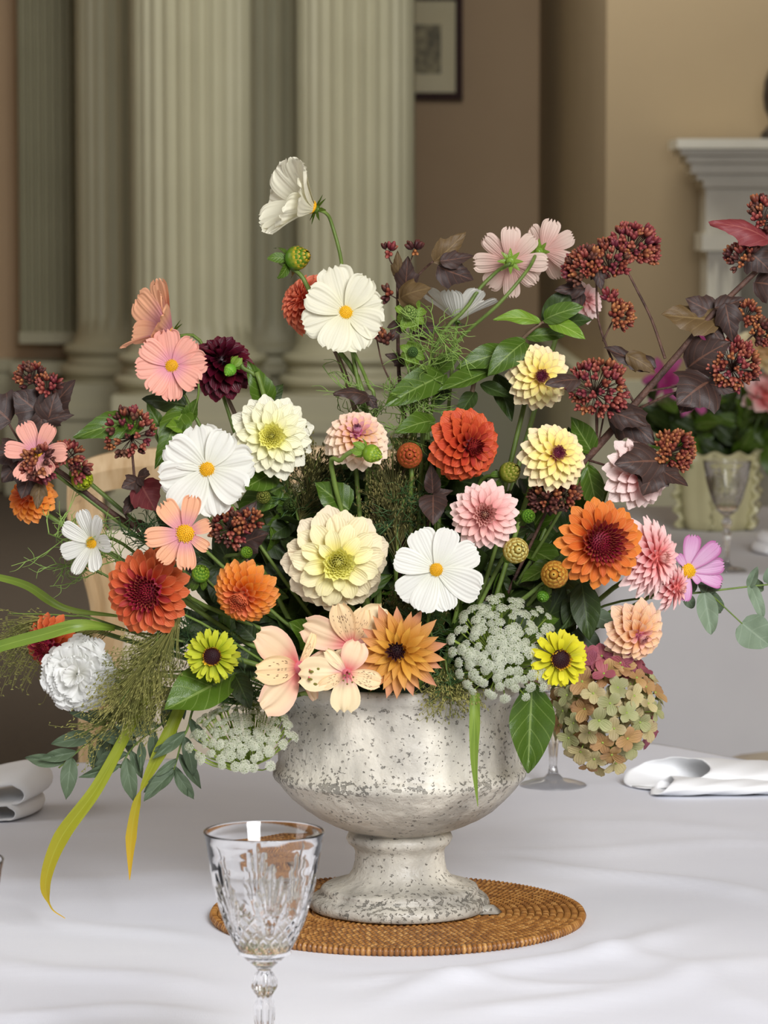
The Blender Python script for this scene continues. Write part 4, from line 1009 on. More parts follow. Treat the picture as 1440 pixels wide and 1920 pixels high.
# ------------------------------------------------------------------ buds
def bud(label, px, py, off, Rpx, face, base, tip, via=None, nb=5, name='dahlia_bud', bl=1.1, bpsi=2.2, mat=None, squash=.9):
    C = P(px, py, off); R = Rpx * C.y / F; t, e = flower(name, label, 'flower bud', C); fz = Vector(face).normalized(); M = T(C) @ frame(fz)
    m_ = petal_mat(name + '_skin', [(0, base), (1, base)], [(0, tip), (1, tip)], .45, 1, .08, .3, var=.05)
    b = MB(); v, f, c = blob((R * .93, R * .93, R * squash * .95), 16, 10); b.add(v, f, [(1 - .9 * q[0], q[1], 0, 1) for q in c])
    for r in range(4):
        n = (12, 11, 9, 6)[r]; th = (1.75, 1.25, .8, .4)[r]
        for k in range(n):
            a = 2 * PI * (k + .5 * (r % 2)) / n; pos = Vector((R * .9 * math.sin(th) * math.cos(a), R * .9 * math.sin(th) * math.sin(a), R * squash * .9 * math.cos(th)))
            b.add(*petal(.62, .7, .45, (1.8, .6), .5, .5, .55, .35, nu=3, nv=2), m=pmat(max(.02, th - 1.35), a, pos) @ S(R * .62))
    part('bud', b.mesh('bud', m_), t, M)
    me = shape('bract', petal(.62, .5, .45, (1.4, .8), .35, .3, -.5, -.5, nu=5, nv=4), mat or M_green)
    for k in range(nb):
        a = 2 * PI * k / nb + .3; part('bract', me, t, M @ pmat(bpsi + R_.uniform(-.25, .25), a, (.3 * R * math.cos(a), .3 * R * math.sin(a), -R * squash * .8)) @ S(R * bl))
    stem_to(t, C - fz * R * squash * .9, -fz, .0017, M_stem, via, end=e)
    return t
bud('green and gold dahlia bud leaning left below the high ivory cosmos', 556, 484, .0, 25, (.75, -.5, .2), '4f7a1e', 'c9a02e', via=[(560, 512, 0), (580, 545, 0), (625, 640, .01), (690, 800, .0)], bl=1.5, bpsi=1.8)
bud('round russet dahlia bud standing between the peach ball dahlia and red dahlia', 768, 854, -.06, 27, (0, -.85, .1), 'a8622a', 'c45a3a', via=[(772, 890, -.05), (770, 960, -.04)])
bud('olive green dahlia bud under the red-orange dahlia', 955, 886, -.05, 22, (.5, -.6, .3), '6e7a22', 'a89a48')
bud('pale yellow dahlia bud below the salmon pink dahlia', 967, 1032, -.10, 27, (.15, -.95, .15), 'a8862e', 'dcd488')
bud('orange-flushed dahlia bud above the white lace flower', 1040, 1077, -.10, 29, (-.1, -1, .1), 'b07028', 'c8a044', via=[(985, 1120, -.08), (930, 1170, -.06)])
bud('yellow-green dahlia bud at the left under the ninebark leaves', 154, 899, -.02, 23, (.3, -.7, -.2), '7a8a1c', 'b4bc26', mat=M_bright)
bud('drooping lime green bud in front of the peach ball dahlia', 696, 850, -.11, 19, (.85, -.4, -.3), '6c8c22', 'a4b83a', via=[(668, 842, -.11), (640, 862, -.1), (628, 910, -.08)], nb=6, bl=1.4, mat=M_bright)
bud('small bright green bud hanging before the burgundy dahlia', 432, 693, -.035, 13, (-.5, -.5, -.6), '5e9a2a', '8cc23e', via=[(456, 690, -.03), (478, 705, -.03), (500, 760, -.03)], nb=6, bl=1.7, mat=M_bright)
bud('green bud wedged above the orange ball dahlia', 376, 1076, -.10, 19, (.2, -.7, .5), '4f7a1e', '86a030', bl=1.5)
bud('tiny green bud left of the cream dahlia', 462, 1036, -.08, 13, (.4, -.8, .3), '4f7a1e', '7c9c2c')
bud('green bud cluster right of the salmon pink dahlia', 990, 968, -.08, 15, (.4, -.9, .1), '3f6a1c', '6f9a2c', nb=6, bl=1.6)
bud('small closed green bud below the orange-flushed bud', 1018, 1118, -.09, 13, (-.2, -.9, -.3), '3f6a1c', '6f9a2c', nb=6, bl=1.5)
bud('striped olive cosmos bud under the white dahlia', 494, 932, -.05, 15, (-.1, -1, .3), '4c5a22', '8a8a40', name='cosmos_bud')
bud('spiky dark green cosmos seed head left of the serrated leaf', 545, 948, -.04, 15, (.1, -1, .1), '2c3a1a', '4a5a2a', nb=8, bl=2.0, bpsi=1.7, name='cosmos_bud')
bud('spiky pale green cosmos seed head before the white cosmos seen from below', 768, 586, -.02, 16, (-.1, -1, .3), '5a7a36', '9ab060', nb=8, bl=2.0, bpsi=1.6, name='cosmos_bud', mat=M_bright, via=[(772, 640, 0), (780, 760, 0)])
bud('small spiky cosmos bud in the feathery foliage above the russet bud', 774, 660, -.03, 11, (0, -1, .1), '2e4a24', '5a7a40', nb=8, bl=2.4, bpsi=1.6, name='cosmos_bud', mat=M_bright)

# ------------------------------------------------------------------ white lace flowers
M_floret = petal_mat('white_lace_florets', [(0, 'a8b850'), (1, 'e2e6c4')], [(0, 'f2f4de'), (1, 'fafaf0')], .05, .6, .5, var=.03)
M_umb = plain('lime_umbel_stalk', '7e9638', '9cb050', .6, 30)
def umbellet():
    b = MB(); st = MB()
    for k in range(46):
        q = math.sqrt((k + .5) / 46); a = k * GA; th = q * 1.0
        d = Vector((math.sin(th) * math.cos(a), math.sin(th) * math.sin(a), math.cos(th))); p = d * R_.uniform(.9, 1.05)
        fr = T(p) @ frame(d + Vector((R_.uniform(-.25, .25), R_.uniform(-.25, .25), .5)), R_.uniform(0, 2))
        r = .155
        for j in range(5):
            a2 = 2 * PI * j / 5
            b.add([(0, 0, 0), (r * .75 * math.cos(a2 - .45), r * .75 * math.sin(a2 - .45), .03), (r * math.cos(a2), r * math.sin(a2), .0), (r * .75 * math.cos(a2 + .45), r * .75 * math.sin(a2 + .45), .03)],
                  [(0, 1, 2, 3)], [(0, 0, .3, 1), (1, .5, .8, 1), (1, 0, .8, 1), (1, .5, .8, 1)], fr)
        st.add(*tube([Vector((0, 0, 0)), p], .018, .014, 3, False))
    return b.mesh('umbellet', M_floret), st.mesh('floret_stalks', M_umb)
UMB = [umbellet() for _ in range(3)]
def lace(label, px, py, off, Rpx, face, n, cap, us, squish=1, via=None, back=None):
    C = P(px, py, off); R = Rpx * PX; t, e = flower('lace_flower', label, 'lace flower', C); fz = Vector(face).normalized(); M = T(C) @ frame(fz)
    hub = Vector((0, 0, -.75 * R)); b = MB()
    for k in range(n):
        q = math.sqrt((k + .5) / n); a = k * GA
        q = min(1.08, max(0, q + R_.uniform(-.07, .07))); a += R_.uniform(-.12, .12)
        p = Vector((R * q * math.cos(a) * .93, R * q * math.sin(a) * .93 * squish, cap * R * (1 - q * q) + R_.uniform(-.06, .06) * R))
        d = (p - hub).normalized(); s = R * us * R_.uniform(.75, 1.15)
        m = M @ T(p - d * s * .6) @ frame(d, R_.uniform(0, 6)) @ S(s)
        um, sm = UMB[k % 3]
        o = part('umbellet', um, t, m); part('floret_stalks', sm, o, m, stuff=True)
        b.add(*tube(catmull([hub, hub.lerp(p, .5) + Vector((p.x, p.y, 0)) * .12, p - d * s * .6], 3), .0007, .0006, 4, False))
    part('rays', b.mesh('rays', M_umb), t, M, stuff=True)
    stem_to(t, M @ hub, back or -fz, .0015, M_stem, via, end=e)
lace('white lace flower with loose clusters at the right of the urn rim', 944, 1216, -.12, 108, (.02, -.9, .4), 110, .22, .115)
lace('flat white lace flower drooping over the urn rim on the left', 452, 1378, -.115, 106, (-.12, -.52, .82), 115, .2, .11, via=[(520, 1352, -.07), (570, 1300, -.085)], back=Vector((.5, .1, .5)))

# ------------------------------------------------------------------ hydrangea
H_c = [petal_mat('hydrangea_cream', [(0, 'b8aa78'), (1, 'b8aa78')], [(0, 'c2b286'), (1, 'c6b68e')], .2, .9, .2, vein=16, var=.12),
       petal_mat('hydrangea_green', [(0, '9ea06c'), (1, '9ea06c')], [(0, 'acaa7c'), (1, 'b4ac84')], .2, .9, .2, vein=16, var=.12),
       petal_mat('hydrangea_tan', [(0, 'b08a58'), (1, 'b08a58')], [(0, 'bc9468'), (1, 'ba8e72')], .2, .9, .2, vein=16, var=.12),
       petal_mat('hydrangea_rose', [(0, 'a86068'), (1, 'a86068')], [(0, 'a05462'), (1, '9c4a60')], .2, .9, .2, vein=16, var=.15)]
SEP = [[shape('sepal', petal(.82, .3, .55, (2.0, .5), .25, .3, -.15 + .2 * k, -.3, (.02, 1, k), nu=5, nv=4), m) for k in range(2)] for m in H_c]
PED = MB().add(*tube([Vector((0, 0, -1.4)), Vector((.1, 0, -.7)), Vector((0, 0, 0))], .05, .05, 4)).add(*blob((.11, .11, .1), 6, 4)).mesh('floret', M_umb)
C = P(1136, 1325, -.03); t, e = flower('hydrangea', 'dried cream and rose hydrangea hanging at the right beside the urn', 'hydrangea', C)
hy = []
for k in range(92):
    zc = 1 - 2 * (k + .5) / 92; a = k * GA; rr = math.sqrt(1 - zc * zc)
    d = Vector((rr * math.cos(a), rr * math.sin(a), zc))
    if d.y > .55: continue
    ex = 92 * PX * (1 - .18 * max(0, -d.z)); p = C + Vector((d.x * ex, d.y * .05, d.z * 104 * PX))
    p += Vector((-.006 * d.z * -1 if d.z < 0 else 0, 0, 0))
    hy.append((p, d)); hy.append((C + (p - C) * .8, Vector((d.x + R_.uniform(-.6, .6), d.y, d.z + R_.uniform(-.6, .6)))))
for k in range(9): hy.append((P(1100 + 9 * k, 1228 + 14 * (k % 3), -.055 - .004 * (k % 2)), Vector((R_.uniform(-.5, .5), -.8, R_.uniform(-.2, .8)))))
for p, d in hy:
    s = R_.uniform(.0096, .0136); dd = (d + Vector((R_.uniform(-.35, .35), -.35, R_.uniform(-.35, .35)))).normalized()
    M = T(p + dd * R_.uniform(-.004, .006)) @ frame(dd, R_.uniform(0, 6))
    o = part('floret', PED, t, M @ S(s))
    dz = (p - C).z / PX
    ci = 3 if (dz > 62 or (p.x - C.x) / PX > 45 and -95 < dz < -20 and R_.random() < .6) else R_.choice((0, 0, 1, 1, 2, 2, 0, 0, 1))
    if ci == 3 and R_.random() < .15: ci = 2
    n = 4 if R_.random() < .8 else 3
    for j in range(n):
        part('sepal', SEP[ci][j % 2], o, M @ pmat(1.25 + R_.uniform(-.25, .2), 2 * PI * j / n + R_.uniform(-.12, .12), (0, 0, 0)) @ S(s * R_.uniform(.9, 1.12)))
stem_to(t, C + Vector((-.01, 0, .01)), Vector((-.6, 0, .8)), .003, M_stemb, via=[(1060, 1275, -.02), (960, 1285, -.01)], end=e)

# ------------------------------------------------------------------ leaves
def leaf_shape(kind, v_):
    nu, nv = 16, 8; bend = (-.7, .15, -1.3)[v_]; fold = (.5, .7, .35)[v_]
    v, f, c = [], [], []; x = z = 0
    for i in range(nu + 1):
        u = i / nu
        if kind == 'oval': s = math.sin(PI * u ** .8) ** .85
        elif kind == 'lance': s = math.sin(PI * u ** .85) ** 1.0
        elif kind == 'round': s = math.sin(PI * (.04 + .96 * u) ** .8) ** .55
        elif kind == 'serrate': s = math.sin(PI * u ** .62) ** .9 * (1 + .10 * ((u * 9) % 1 - .5))
        elif kind == 'lobed':
            s = math.sin(PI * u ** .6) ** .8 * (1 + .12 * ((u * 7) % 1 - .5)) + (.26, .12, .2)[v_] * math.exp(-((u - .34) / .12) ** 2) - .12 * math.exp(-((u - .56) / .07) ** 2)
        s = max(.015, s)
        th = bend * u
        if i: x += math.cos(th) / nu; z += math.sin(th) / nu
        for j in range(nv + 1):
            q = -1 + 2 * j / nv
            y = .5 * s * q; h = fold * abs(y) * .6 - (.9 if kind == 'lobed' else .25) * y * y + .035 * math.sin(u * 11 + q * 2 + v_ * 2) * abs(q) + (.05 * math.sin(u * 5 + (1 if q > 0 else 2.4)) * q * q if kind in ('lobed', 'serrate') else 0)
            fw = .10 * abs(q) * math.exp(-((u - .36) / .12) ** 2) if kind == 'lobed' else 0
            v.append((x - math.sin(th) * h + fw, y, z + math.cos(th) * h)); c.append((u, abs(q), 0, 1))
    for i in range(nu):
        for j in range(nv): f.append((i * (nv + 1) + j, (i + 1) * (nv + 1) + j, (i + 1) * (nv + 1) + j + 1, i * (nv + 1) + j + 1))
    ln = math.hypot(x, z); a = math.atan2(z, x)
    Rm = Matrix.Rotation(a, 4, 'Y') @ S(1 / ln)
    return [Rm @ Vector(p) for p in v], f, c
LEAF = {}
def leaf(t, a, b, wr, kind, mat, var=None, tilt=0, nrm=(0, -1, .35), nm='leaf', label=None, parent=None):
    """a leaf from point a (its stalk) to point b (its tip); wr = width / length"""
    var = R_.randrange(3) if var is None else var
    key = (kind, var, mat.name)
    if key not in LEAF: LEAF[key] = shape(nm, leaf_shape(kind, var), mat)
    d = b - a; L_ = d.length; d = d.normalized(); n = Vector(nrm); n = n - d * n.dot(d)
    n = n.normalized() if n.length > 1e-4 else d.orthogonal().normalized()
    y = n.cross(d); M = axes(d, y, n, a) @ Matrix.Rotation(tilt, 4, 'X') @ S(L_, L_ * wr, L_ * .8)
    return part(nm, LEAF[key], parent or t, M, label)
def twig(t, pts, r0, r1, mat, nm='twig', n=6):
    q = catmull(pts, 6); part(nm, shape(nm, tube(q, r0, r1, n), mat), t); return q
# seed clusters of the ninebark
def pod_shape():
    b = MB()
    for k in range(3):
        a = 2 * PI * k / 3; v, f, c = blob((.34, .34, .62), 6, 5)
        v = [(x * (1 - .45 * max(0, z)), y * (1 - .45 * max(0, z)), z) for x, y, z in v]
        b.add(v, f, [(1 - q[0], q[1], q[2], 1) for q in c], T((.24 * math.cos(a), .24 * math.sin(a), .5)) @ Matrix.Rotation(.35, 4, Vector((-math.sin(a), math.cos(a), 0))))
    return b.v, b.f, b.c
PODS = {m.name: shape('seed_pod', pod_shape(), m) for m in (M_pod, M_podr, M_podk)}
def cluster(t, C, Rr, axis, mats, n=34, flat=.75, ps=.0060):
    ax = Vector(axis).normalized(); M = T(C) @ frame(ax); b = MB(); hub = Vector((0, 0, -Rr * .7)); pos = []
    for k in range(n):
        q = math.sqrt((k + .5) / n); a = k * GA; th = q * 1.75
        d = Vector((math.sin(th) * math.cos(a), math.sin(th) * math.sin(a), math.cos(th) * flat)); p = d * Rr * R_.uniform(.72, 1.0)
        pos.append((p, (p - hub).normalized())); b.add(*tube([hub, hub.lerp(p, .5) + Vector((0, 0, Rr * .05)), p], .0004, .0004, 3, False))
    o = part('seed_cluster', b.mesh('seed_cluster', M_bark), t, M)
    for p, d in pos:
        d = (d + Vector((R_.uniform(-.4, .4), R_.uniform(-.4, .4), R_.uniform(-.2, .2)))).normalized()
        part('seed_pod', PODS[R_.choice(mats).name], o, M @ T(p) @ frame(d, R_.uniform(0, 3)) @ S(ps * R_.uniform(.8, 1.2)))
def branch(label, pts, r0, r1, twigs=(), leaves=(), clusters=(), name='ninebark_branch', cat='branch', bark=None, endp=None):
    bark = bark or M_bark
    P0 = [P(*q) for q in pts]; e = endp or insert_pt(P0[min(1, len(P0) - 1)])
    t = thing(name, label, cat, e)
    twig(t, [e] + P0, r0, r1, bark, 'stem')
    for q in twigs: twig(t, [P(*x) for x in q[0]], q[1], q[1] * .7, q[2] if len(q) > 2 else bark)
    for q in leaves:
        (a, b_, wr, kind, mat), ex = q[:5], (q[5] if len(q) > 5 else {})
        leaf(t, P(*a), P(*b_), wr, kind, mat, **ex)
    for q in clusters:
        cluster(t, P(*q[0]), q[1] * PX, q[2], q[3], q[4] if len(q) > 4 else 34)
    return t
LB = 'lobed'
pr, pk, pd = [M_podr, M_podr, M_pod], [M_pod, M_podr, M_podk], [M_podk, M_podk, M_pod]
bt = branch('long ninebark branch sweeping up to the right edge with russet seed clusters',
    [(960, 1010, .0), (1100, 860, -.0), (1190, 758, .0), (1265, 672, .0), (1340, 585, .0), (1450, 478, .01)], .004, .0022,
    [([(1190, 758, 0), (1150, 680, -.005), (1122, 600, -.01), (1118, 520, -.01)], .0012), ([(1247, 672, 0), (1222, 600, .01), (1195, 545, .01), (1176, 508, .01)], .0013),
     ([(1120, 780, 0), (1122, 830, .0), (1145, 690, -.0), (1135, 640, 0)], .0009), ([(1130, 640, -.01), (1150, 600, -.01), (1160, 590, -.01)], .0008),
     ([(1205, 735, 0), (1265, 725, -.01), (1330, 715, -.01)], .0011), ([(1340, 585, 0), (1385, 600, .0), (1400, 595, 0)], .0009), ([(1200, 765, 0), (1250, 742, -.01), (1290, 730, -.01)], .0013),
     ([(1365, 560, 0), (1385, 640, 0), (1385, 660, 0)], .0009), ([(1385, 655, 0), (1410, 630, 0), (1432, 610, 0)], .0009), ([(1100, 862, 0), (1170, 880, -.02), (1225, 872, -.02), (1240, 856, -.02)], .0011),
     ([(1420, 510, 0), (1430, 440, 0), (1436, 420, 0)], .0009), ([(1120, 838, 0), (1118, 780, -.01), (1120, 745, -.02)], .0011)],
    [((1352, 600, 0), (1240, 590, -.005), .7, LB, M_nineb, dict(tilt=.4)), ((1345, 590, .005), (1285, 560, .0), .75, LB, M_nine, {}), ((1340, 578, -.005), (1398, 560, -.005), .7, LB, M_nine, dict(tilt=-.3)),
     ((1360, 570, -.01), (1375, 640, -.01), .6, LB, M_nine, dict(tilt=.2)), ((1325, 605, 0), (1362, 655, -.01), .5, LB, M_nine, {}), ((1290, 690, .0), (1370, 640, -.02), .65, LB, M_nine, {}),
     ((1300, 730, -.01), (1275, 775, -.02), .9, LB, M_nine, {}), ((1330, 715, -.01), (1270, 760, -.03), 1.0, LB, M_nine, dict(nrm=(-.2, -1, .2))), ((1325, 720, -.01), (1380, 735, -.02), .6, LB, M_nine, {}),
     ((1415, 530, .01), (1480, 545, .0), .8, LB, M_nine, {}), ((1400, 470, 0), (1445, 510, 0), .9, LB, M_nine, {}), ((1440, 450, -.01), (1330, 420, -.02), .42, LB, M_niner, dict(tilt=.3)),
     ((1230, 690, .0), (1132, 652, -.01), .45, LB, M_nine, dict(tilt=.5)), ((1175, 665, -.01), (1228, 698, -.01), .5, LB, M_nineb, {}), ((1150, 770, 0), (1230, 835, -.02), .55, LB, M_nine, {}),
     ((1140, 770, -.02), (1215, 800, -.03), .5, LB, M_nine, {}), ((1085, 712, -.06), (1022, 722, -.075), .5, LB, M_nine, dict(tilt=.3)), ((1118, 500, -.01), (1128, 545, -.02), .5, LB, M_nine, {}),
     ((1090, 545, .01), (1030, 600, .0), .5, LB, M_nine, dict(tilt=-.2)), ((1095, 540, 0), (1040, 545, -.01), .5, LB, M_nine, {}), ((1240, 865, -.03), (1152, 870, -.05), .65, LB, M_nine, {}),
     ((1235, 868, -.03), (1205, 930, -.05), .8, LB, M_nine, {}), ((1230, 875, -.03), (1290, 912, -.05), .5, LB, M_nine, dict(nrm=(.2, -1, .5))), ((1400, 700, 0), (1425, 715, -.01), .6, LB, M_nine, {})],
    [((1095, 500, -.01), 32, (-.4, -.6, .5), pk, 40), ((1142, 490, 0), 38, (-.1, -.7, .6), pk, 46), ((1190, 462, .01), 42, (.4, -.6, .6), pr, 56), ((1120, 728, -.02), 52, (.1, -.9, .3), pr, 62),
     ((1162, 592, -.01), 24, (.6, -.7, .3), [M_pod], 22), ((1375, 685, -.01), 44, (.0, -.9, .3), pr, 62), ((1262, 845, -.02), 36, (.5, -.8, .4), [M_pod], 50), ((1400, 590, 0), 22, (.2, -.8, .5), [M_pod], 16),
     ((1425, 625, 0), 24, (.6, -.6, .3), [M_pod, M_podk], 22), ((1388, 483, -.01), 24, (-.4, -.7, .6), pk, 18), ((1436, 405, 0), 32, (.3, -.7, .7), pk, 34), ((1144, 560, -.01), 9, (0, -.6, .8), pr, 5)])
branch('left ninebark branch with dark leaves reaching to the left edge',
    [(300, 1010, -.0), (245, 985, -.01), (180, 940, -.01), (120, 890, -.01), (60, 855, -.01), (10, 830, -.0)], .0032, .0016,
    [([(110, 885, -.01), (100, 840, -.02), (88, 800, -.02)], .0011), ([(50, 850, -.01), (20, 800, -.01), (5, 770, -.01)], .0011), ([(140, 905, -.01), (145, 870, -.02), (125, 840, -.02)], .0008), ([(60, 855, -.01), (72, 745, .0), (55, 705, 0)], .0008)],
    [((95, 790, -.02), (25, 735, -.02), 1.0, LB, M_nine, {}), ((20, 790, -.01), (-40, 740, -.01), 1.0, LB, M_nine, {}), ((72, 790, -.02), (142, 712, -.03), .55, LB, M_nine, {}), ((90, 795, -.03), (105, 735, -.03), .8, LB, M_nine, {}),
     ((85, 790, -.03), (140, 778, -.035), .4, LB, M_nine, {}), ((80, 770, -.03), (75, 815, -.03), .7, LB, M_nine, {}), ((50, 850, -.02), (5, 905, -.03), .8, LB, M_nine, {}), ((45, 845, -.02), (-20, 860, -.03), .8, LB, M_nine, {}),
     ((60, 880, -.03), (40, 935, -.04), .8, LB, M_nine, {}), ((75, 905, -.04), (70, 955, -.05), .5, LB, M_nineb, {}), ((30, 830, -.02), (60, 870, -.04), .7, LB, M_nine, {}), ((40, 860, -.03), (80, 910, -.05), .5, LB, M_niner, {})],
    [((58, 708, 0), 24, (-.2, -.7, .7), pd, 20), ((92, 725, -.02), 18, (.3, -.7, .6), pk, 14), ((75, 870, -.05), 28, (.2, -.9, .2), pk, 26), ((130, 855, -.03), 22, (.4, -.7, .5), pk, 16), ((148, 880, -.03), 14, (.5, -.7, 0), pk, 10)])
branch('ninebark sprig with a round open seed head under the pink cosmos', [(262, 1000, -.02), (255, 930, -.03), (248, 850, -.03)], .0018, .001, [],
    [((262, 905, -.04), (292, 958, -.06), .85, LB, M_niner, dict(nrm=(-.3, -1, .3))), ((262, 900, -.04), (228, 915, -.05), .8, LB, M_nine, {}), ((255, 930, -.03), (232, 965, -.04), .6, LB, M_nine, {}), ((258, 895, -.04), (282, 890, -.06), .6, LB, M_nine, {})],
    [((242, 812, -.03), 46, (-.1, -.9, .35), pk, 38)])
branch('upright ninebark sprig with curled bronze leaves behind the feathery foliage', [(760, 860, 0), (748, 700, .01), (746, 600, .0), (745, 520, .0)], .0022, .0012,
    [([(746, 560, 0), (790, 510, 0), (812, 490, -.01)], .0012), ([(746, 510, 0), (732, 490, 0), (728, 475, 0)], .0007), ([(746, 530, 0), (765, 500, 0), (775, 475, 0)], .0007), ([(757, 760, 0), (720, 690, 0), (706, 635, 0)], .0009), ([(744, 560, 0), (730, 552, 0)], .0006)],
    [((815, 490, -.01), (872, 435, -.01), .5, LB, M_nineb, dict(tilt=.4)), ((820, 500, -.01), (888, 525, -.02), .75, LB, M_nine, {}), ((825, 490, -.015), (888, 480, -.02), .5, LB, M_nine, {}), ((760, 545, 0), (765, 480, -.01), .55, LB, M_nine, {}), ((747, 520, 0), (745, 470, -.01), .4, LB, M_nineb, {}),
     ((750, 560, -.01), (810, 540, -.03), .6, LB, M_nineb, {}), ((750, 600, 0), (735, 640, -.01), .6, LB, M_nine, {}), ((770, 620, .0), (830, 615, -.01), .5, LB, M_nine, {}), ((690, 745, -.02), (625, 740, -.04), .45, LB, M_nine, dict(tilt=.4)), ((690, 742, -.02), (708, 770, -.02), .6, LB, M_nine, {}), ((760, 680, 0), (722, 665, -.01), .5, LB, M_nine, {})],
    [((728, 472, 0), 9, (0, -.6, .8), pk, 4), ((777, 470, 0), 8, (0, -.6, .8), pd, 4), ((705, 628, 0), 8, (0, -.6, .8), pk, 4), ((724, 640, -.01), 9, (0, -.6, .8), pd, 5), ((729, 552, 0), 7, (-.5, -.6, .4), pd, 3)])
branch('short ninebark sprig with serrated purple leaves below the russet bud', [(800, 1010, -.03), (812, 960, -.05), (812, 900, -.05)], .0016, .001, [],
    [((812, 925, -.06), (808, 868, -.07), .5, 'serrate', M_nine, {}), ((812, 928, -.06), (812, 985, -.08), .75, 'serrate', M_nine, {}), ((812, 930, -.06), (850, 920, -.06), .5, 'serrate', M_nine, {}), ((810, 930, -.06), (795, 950, -.06), .5, 'serrate', M_nine, {})])
branch('ninebark sprig with small red seeds between the peach cosmos and cream dahlia', [(470, 1060, -.05), (440, 1010, -.06), (420, 985, -.06)], .0016, .001, [([(440, 1010, -.06), (470, 985, -.06)], .0008)],
    [((450, 1020, -.05), (505, 1000, -.06), .7, LB, M_nine, {}), ((440, 1010, -.05), (480, 940, -.05), .6, LB, M_nine, {})],
    [((432, 990, -.07), 30, (0, -.9, .3), pk, 26), ((468, 975, -.07), 16, (.2, -.9, .3), [M_pod], 10)])
branch('ninebark sprig with dusky seeds tucked behind the bright orange dahlia', [(1000, 1010, -.02), (1030, 950, -.03), (1050, 925, -.03)], .0016, .001, [], [((1030, 945, -.03), (1060, 960, -.05), .6, LB, M_nine, {})], [((1022, 935, -.05), 24, (-.2, -.9, .3), pd, 22), ((1060, 928, -.04), 20, (.2, -.9, .3), pd, 16)])

# leafy green stems
def greens(label, pts, leaves, r=.0018, mat=None, name='leafy_stem', cat='foliage', twigs=(), group=None):
    P0 = [P(*q) for q in pts]; e = insert_pt(P0[0]); t = thing(name, label, cat, e, group)
    twig(t, [e] + P0, r, r * .6, mat or M_stem, 'stem')
    for q in twigs: twig(t, [P(*x) for x in q], r * .6, r * .5, mat or M_stem)
    for q in leaves:
        (a, b_, wr, kind, m), ex = q[:5], (q[5] if len(q) > 5 else {})
        leaf(t, P(*a), P(*b_), wr, kind, m, **ex)
    return t
greens('glossy green leafy stem with bright tips beneath the blush cosmos pair', [(880, 760, 0), (930, 690, 0), (985, 630, -.01), (1015, 605, -.01)],
    [((1012, 605, -.01), (925, 600, -.02), .32, 'oval', M_bright, dict(tilt=.3)), ((1030, 603, -.01), (1098, 636, -.03), .36, 'oval', M_bright, {}), ((985, 632, 0), (1060, 630, -.0), .35, 'oval', M_green, {}), ((1020, 600, -.01), (1095, 575, -.02), .45, 'oval', M_green, {}),
     ((985, 640, -.01), (915, 705, -.03), .48, 'oval', M_green, {}), ((960, 660, -.0), (855, 692, -.02), .38, 'oval', M_green, {}), ((930, 690, -.01), (820, 735, -.04), .3, 'oval', M_green, dict(tilt=.2)), ((1020, 605, 0), (1075, 540, 0), .5, 'oval', M_deep, {}),
     ((900, 720, 0), (960, 745, -.01), .4, 'oval', M_deep, {}), ((890, 735, 0), (855, 790, -.02), .4, 'oval', M_deep, {}), ((930, 700, .01), (960, 790, .0), .4, 'oval', M_deep, {}), ((1060, 605, 0), (1110, 600, -.01), .5, 'oval', M_deep, {})], .0022, M_stemb,
    twigs=[[(1015, 605, -.01), (1055, 600, -.01)]])
greens('broad dark green leaves above the peach ball dahlia and red dahlia', [(790, 860, -.01), (810, 770, -.01), (815, 720, -.02)],
    [((835, 702, -.02), (722, 762, -.05), .42, 'oval', M_green, {}), ((815, 790, -.03), (740, 812, -.06), .4, 'oval', M_green, {}), ((815, 700, -.01), (865, 660, -.02), .45, 'oval', M_green, {}), ((810, 760, -.01), (845, 730, -.01), .5, 'oval', M_deep, {}), ((800, 740, 0), (770, 700, -.0), .5, 'oval', M_deep, {})])
greens('arching crinkled green leaf at the left above the open seed head', [(330, 880, -.01), (290, 800, -.02), (262, 790, -.02)],
    [((262, 795, -.02), (140, 822, -.04), .46, 'serrate', M_green, dict(var=2, tilt=.2)), ((300, 800, -.01), (275, 755, -.01), .5, 'serrate', M_green, {}), ((310, 830, -.01), (352, 790, -.01), .6, 'serrate', M_deep, {})])
greens('green leaves hanging beneath the pink cosmos', [(360, 880, .0), (345, 800, -.01), (350, 760, -.01)],
    [((345, 770, -.01), (300, 860, -.03), .5, 'serrate', M_green, {}), ((325, 745, -.01), (280, 720, 0), .45, 'serrate', M_deep, {}), ((350, 760, 0), (268, 750, .01), .5, 'serrate', M_deep, {}), ((340, 790, -.02), (290, 880, -.04), .4, 'serrate', M_green, {}), ((350, 790, -.01), (372, 745, -.02), .5, 'serrate', M_green, {}), ((345, 740, 0), (320, 700, .01), .4, 'serrate', M_deep, {}), ((350, 800, -.01), (310, 800, -.04), .5, 'serrate', M_bright, {})],
    twigs=[[(352, 800, -.01), (372, 740, -.02), (368, 690, -.02)]])
greens('upright green leaf between the burgundy dahlia and the white dahlia', [(500, 800, .0), (505, 745, 0)], [((502, 760, -.02), (464, 678, -.03), .52, 'serrate', M_green, dict(nrm=(.2, -1, .2), var=0)), ((505, 760, 0), (530, 720, .01), .5, 'serrate', M_deep, {})])
greens('mid-green serrated leaf standing behind the large cream dahlia', [(640, 1010, -.03), (625, 960, -.05)], [((655, 955, -.07), (590, 905, -.08), .8, 'serrate', M_green, dict(nrm=(0, -1, .5), var=1)), ((620, 965, -.04), (560, 990, -.05), .6, 'serrate', M_deep, {}), ((540, 985, -.04), (500, 1010, -.05), .8, 'serrate', M_deep, {})])
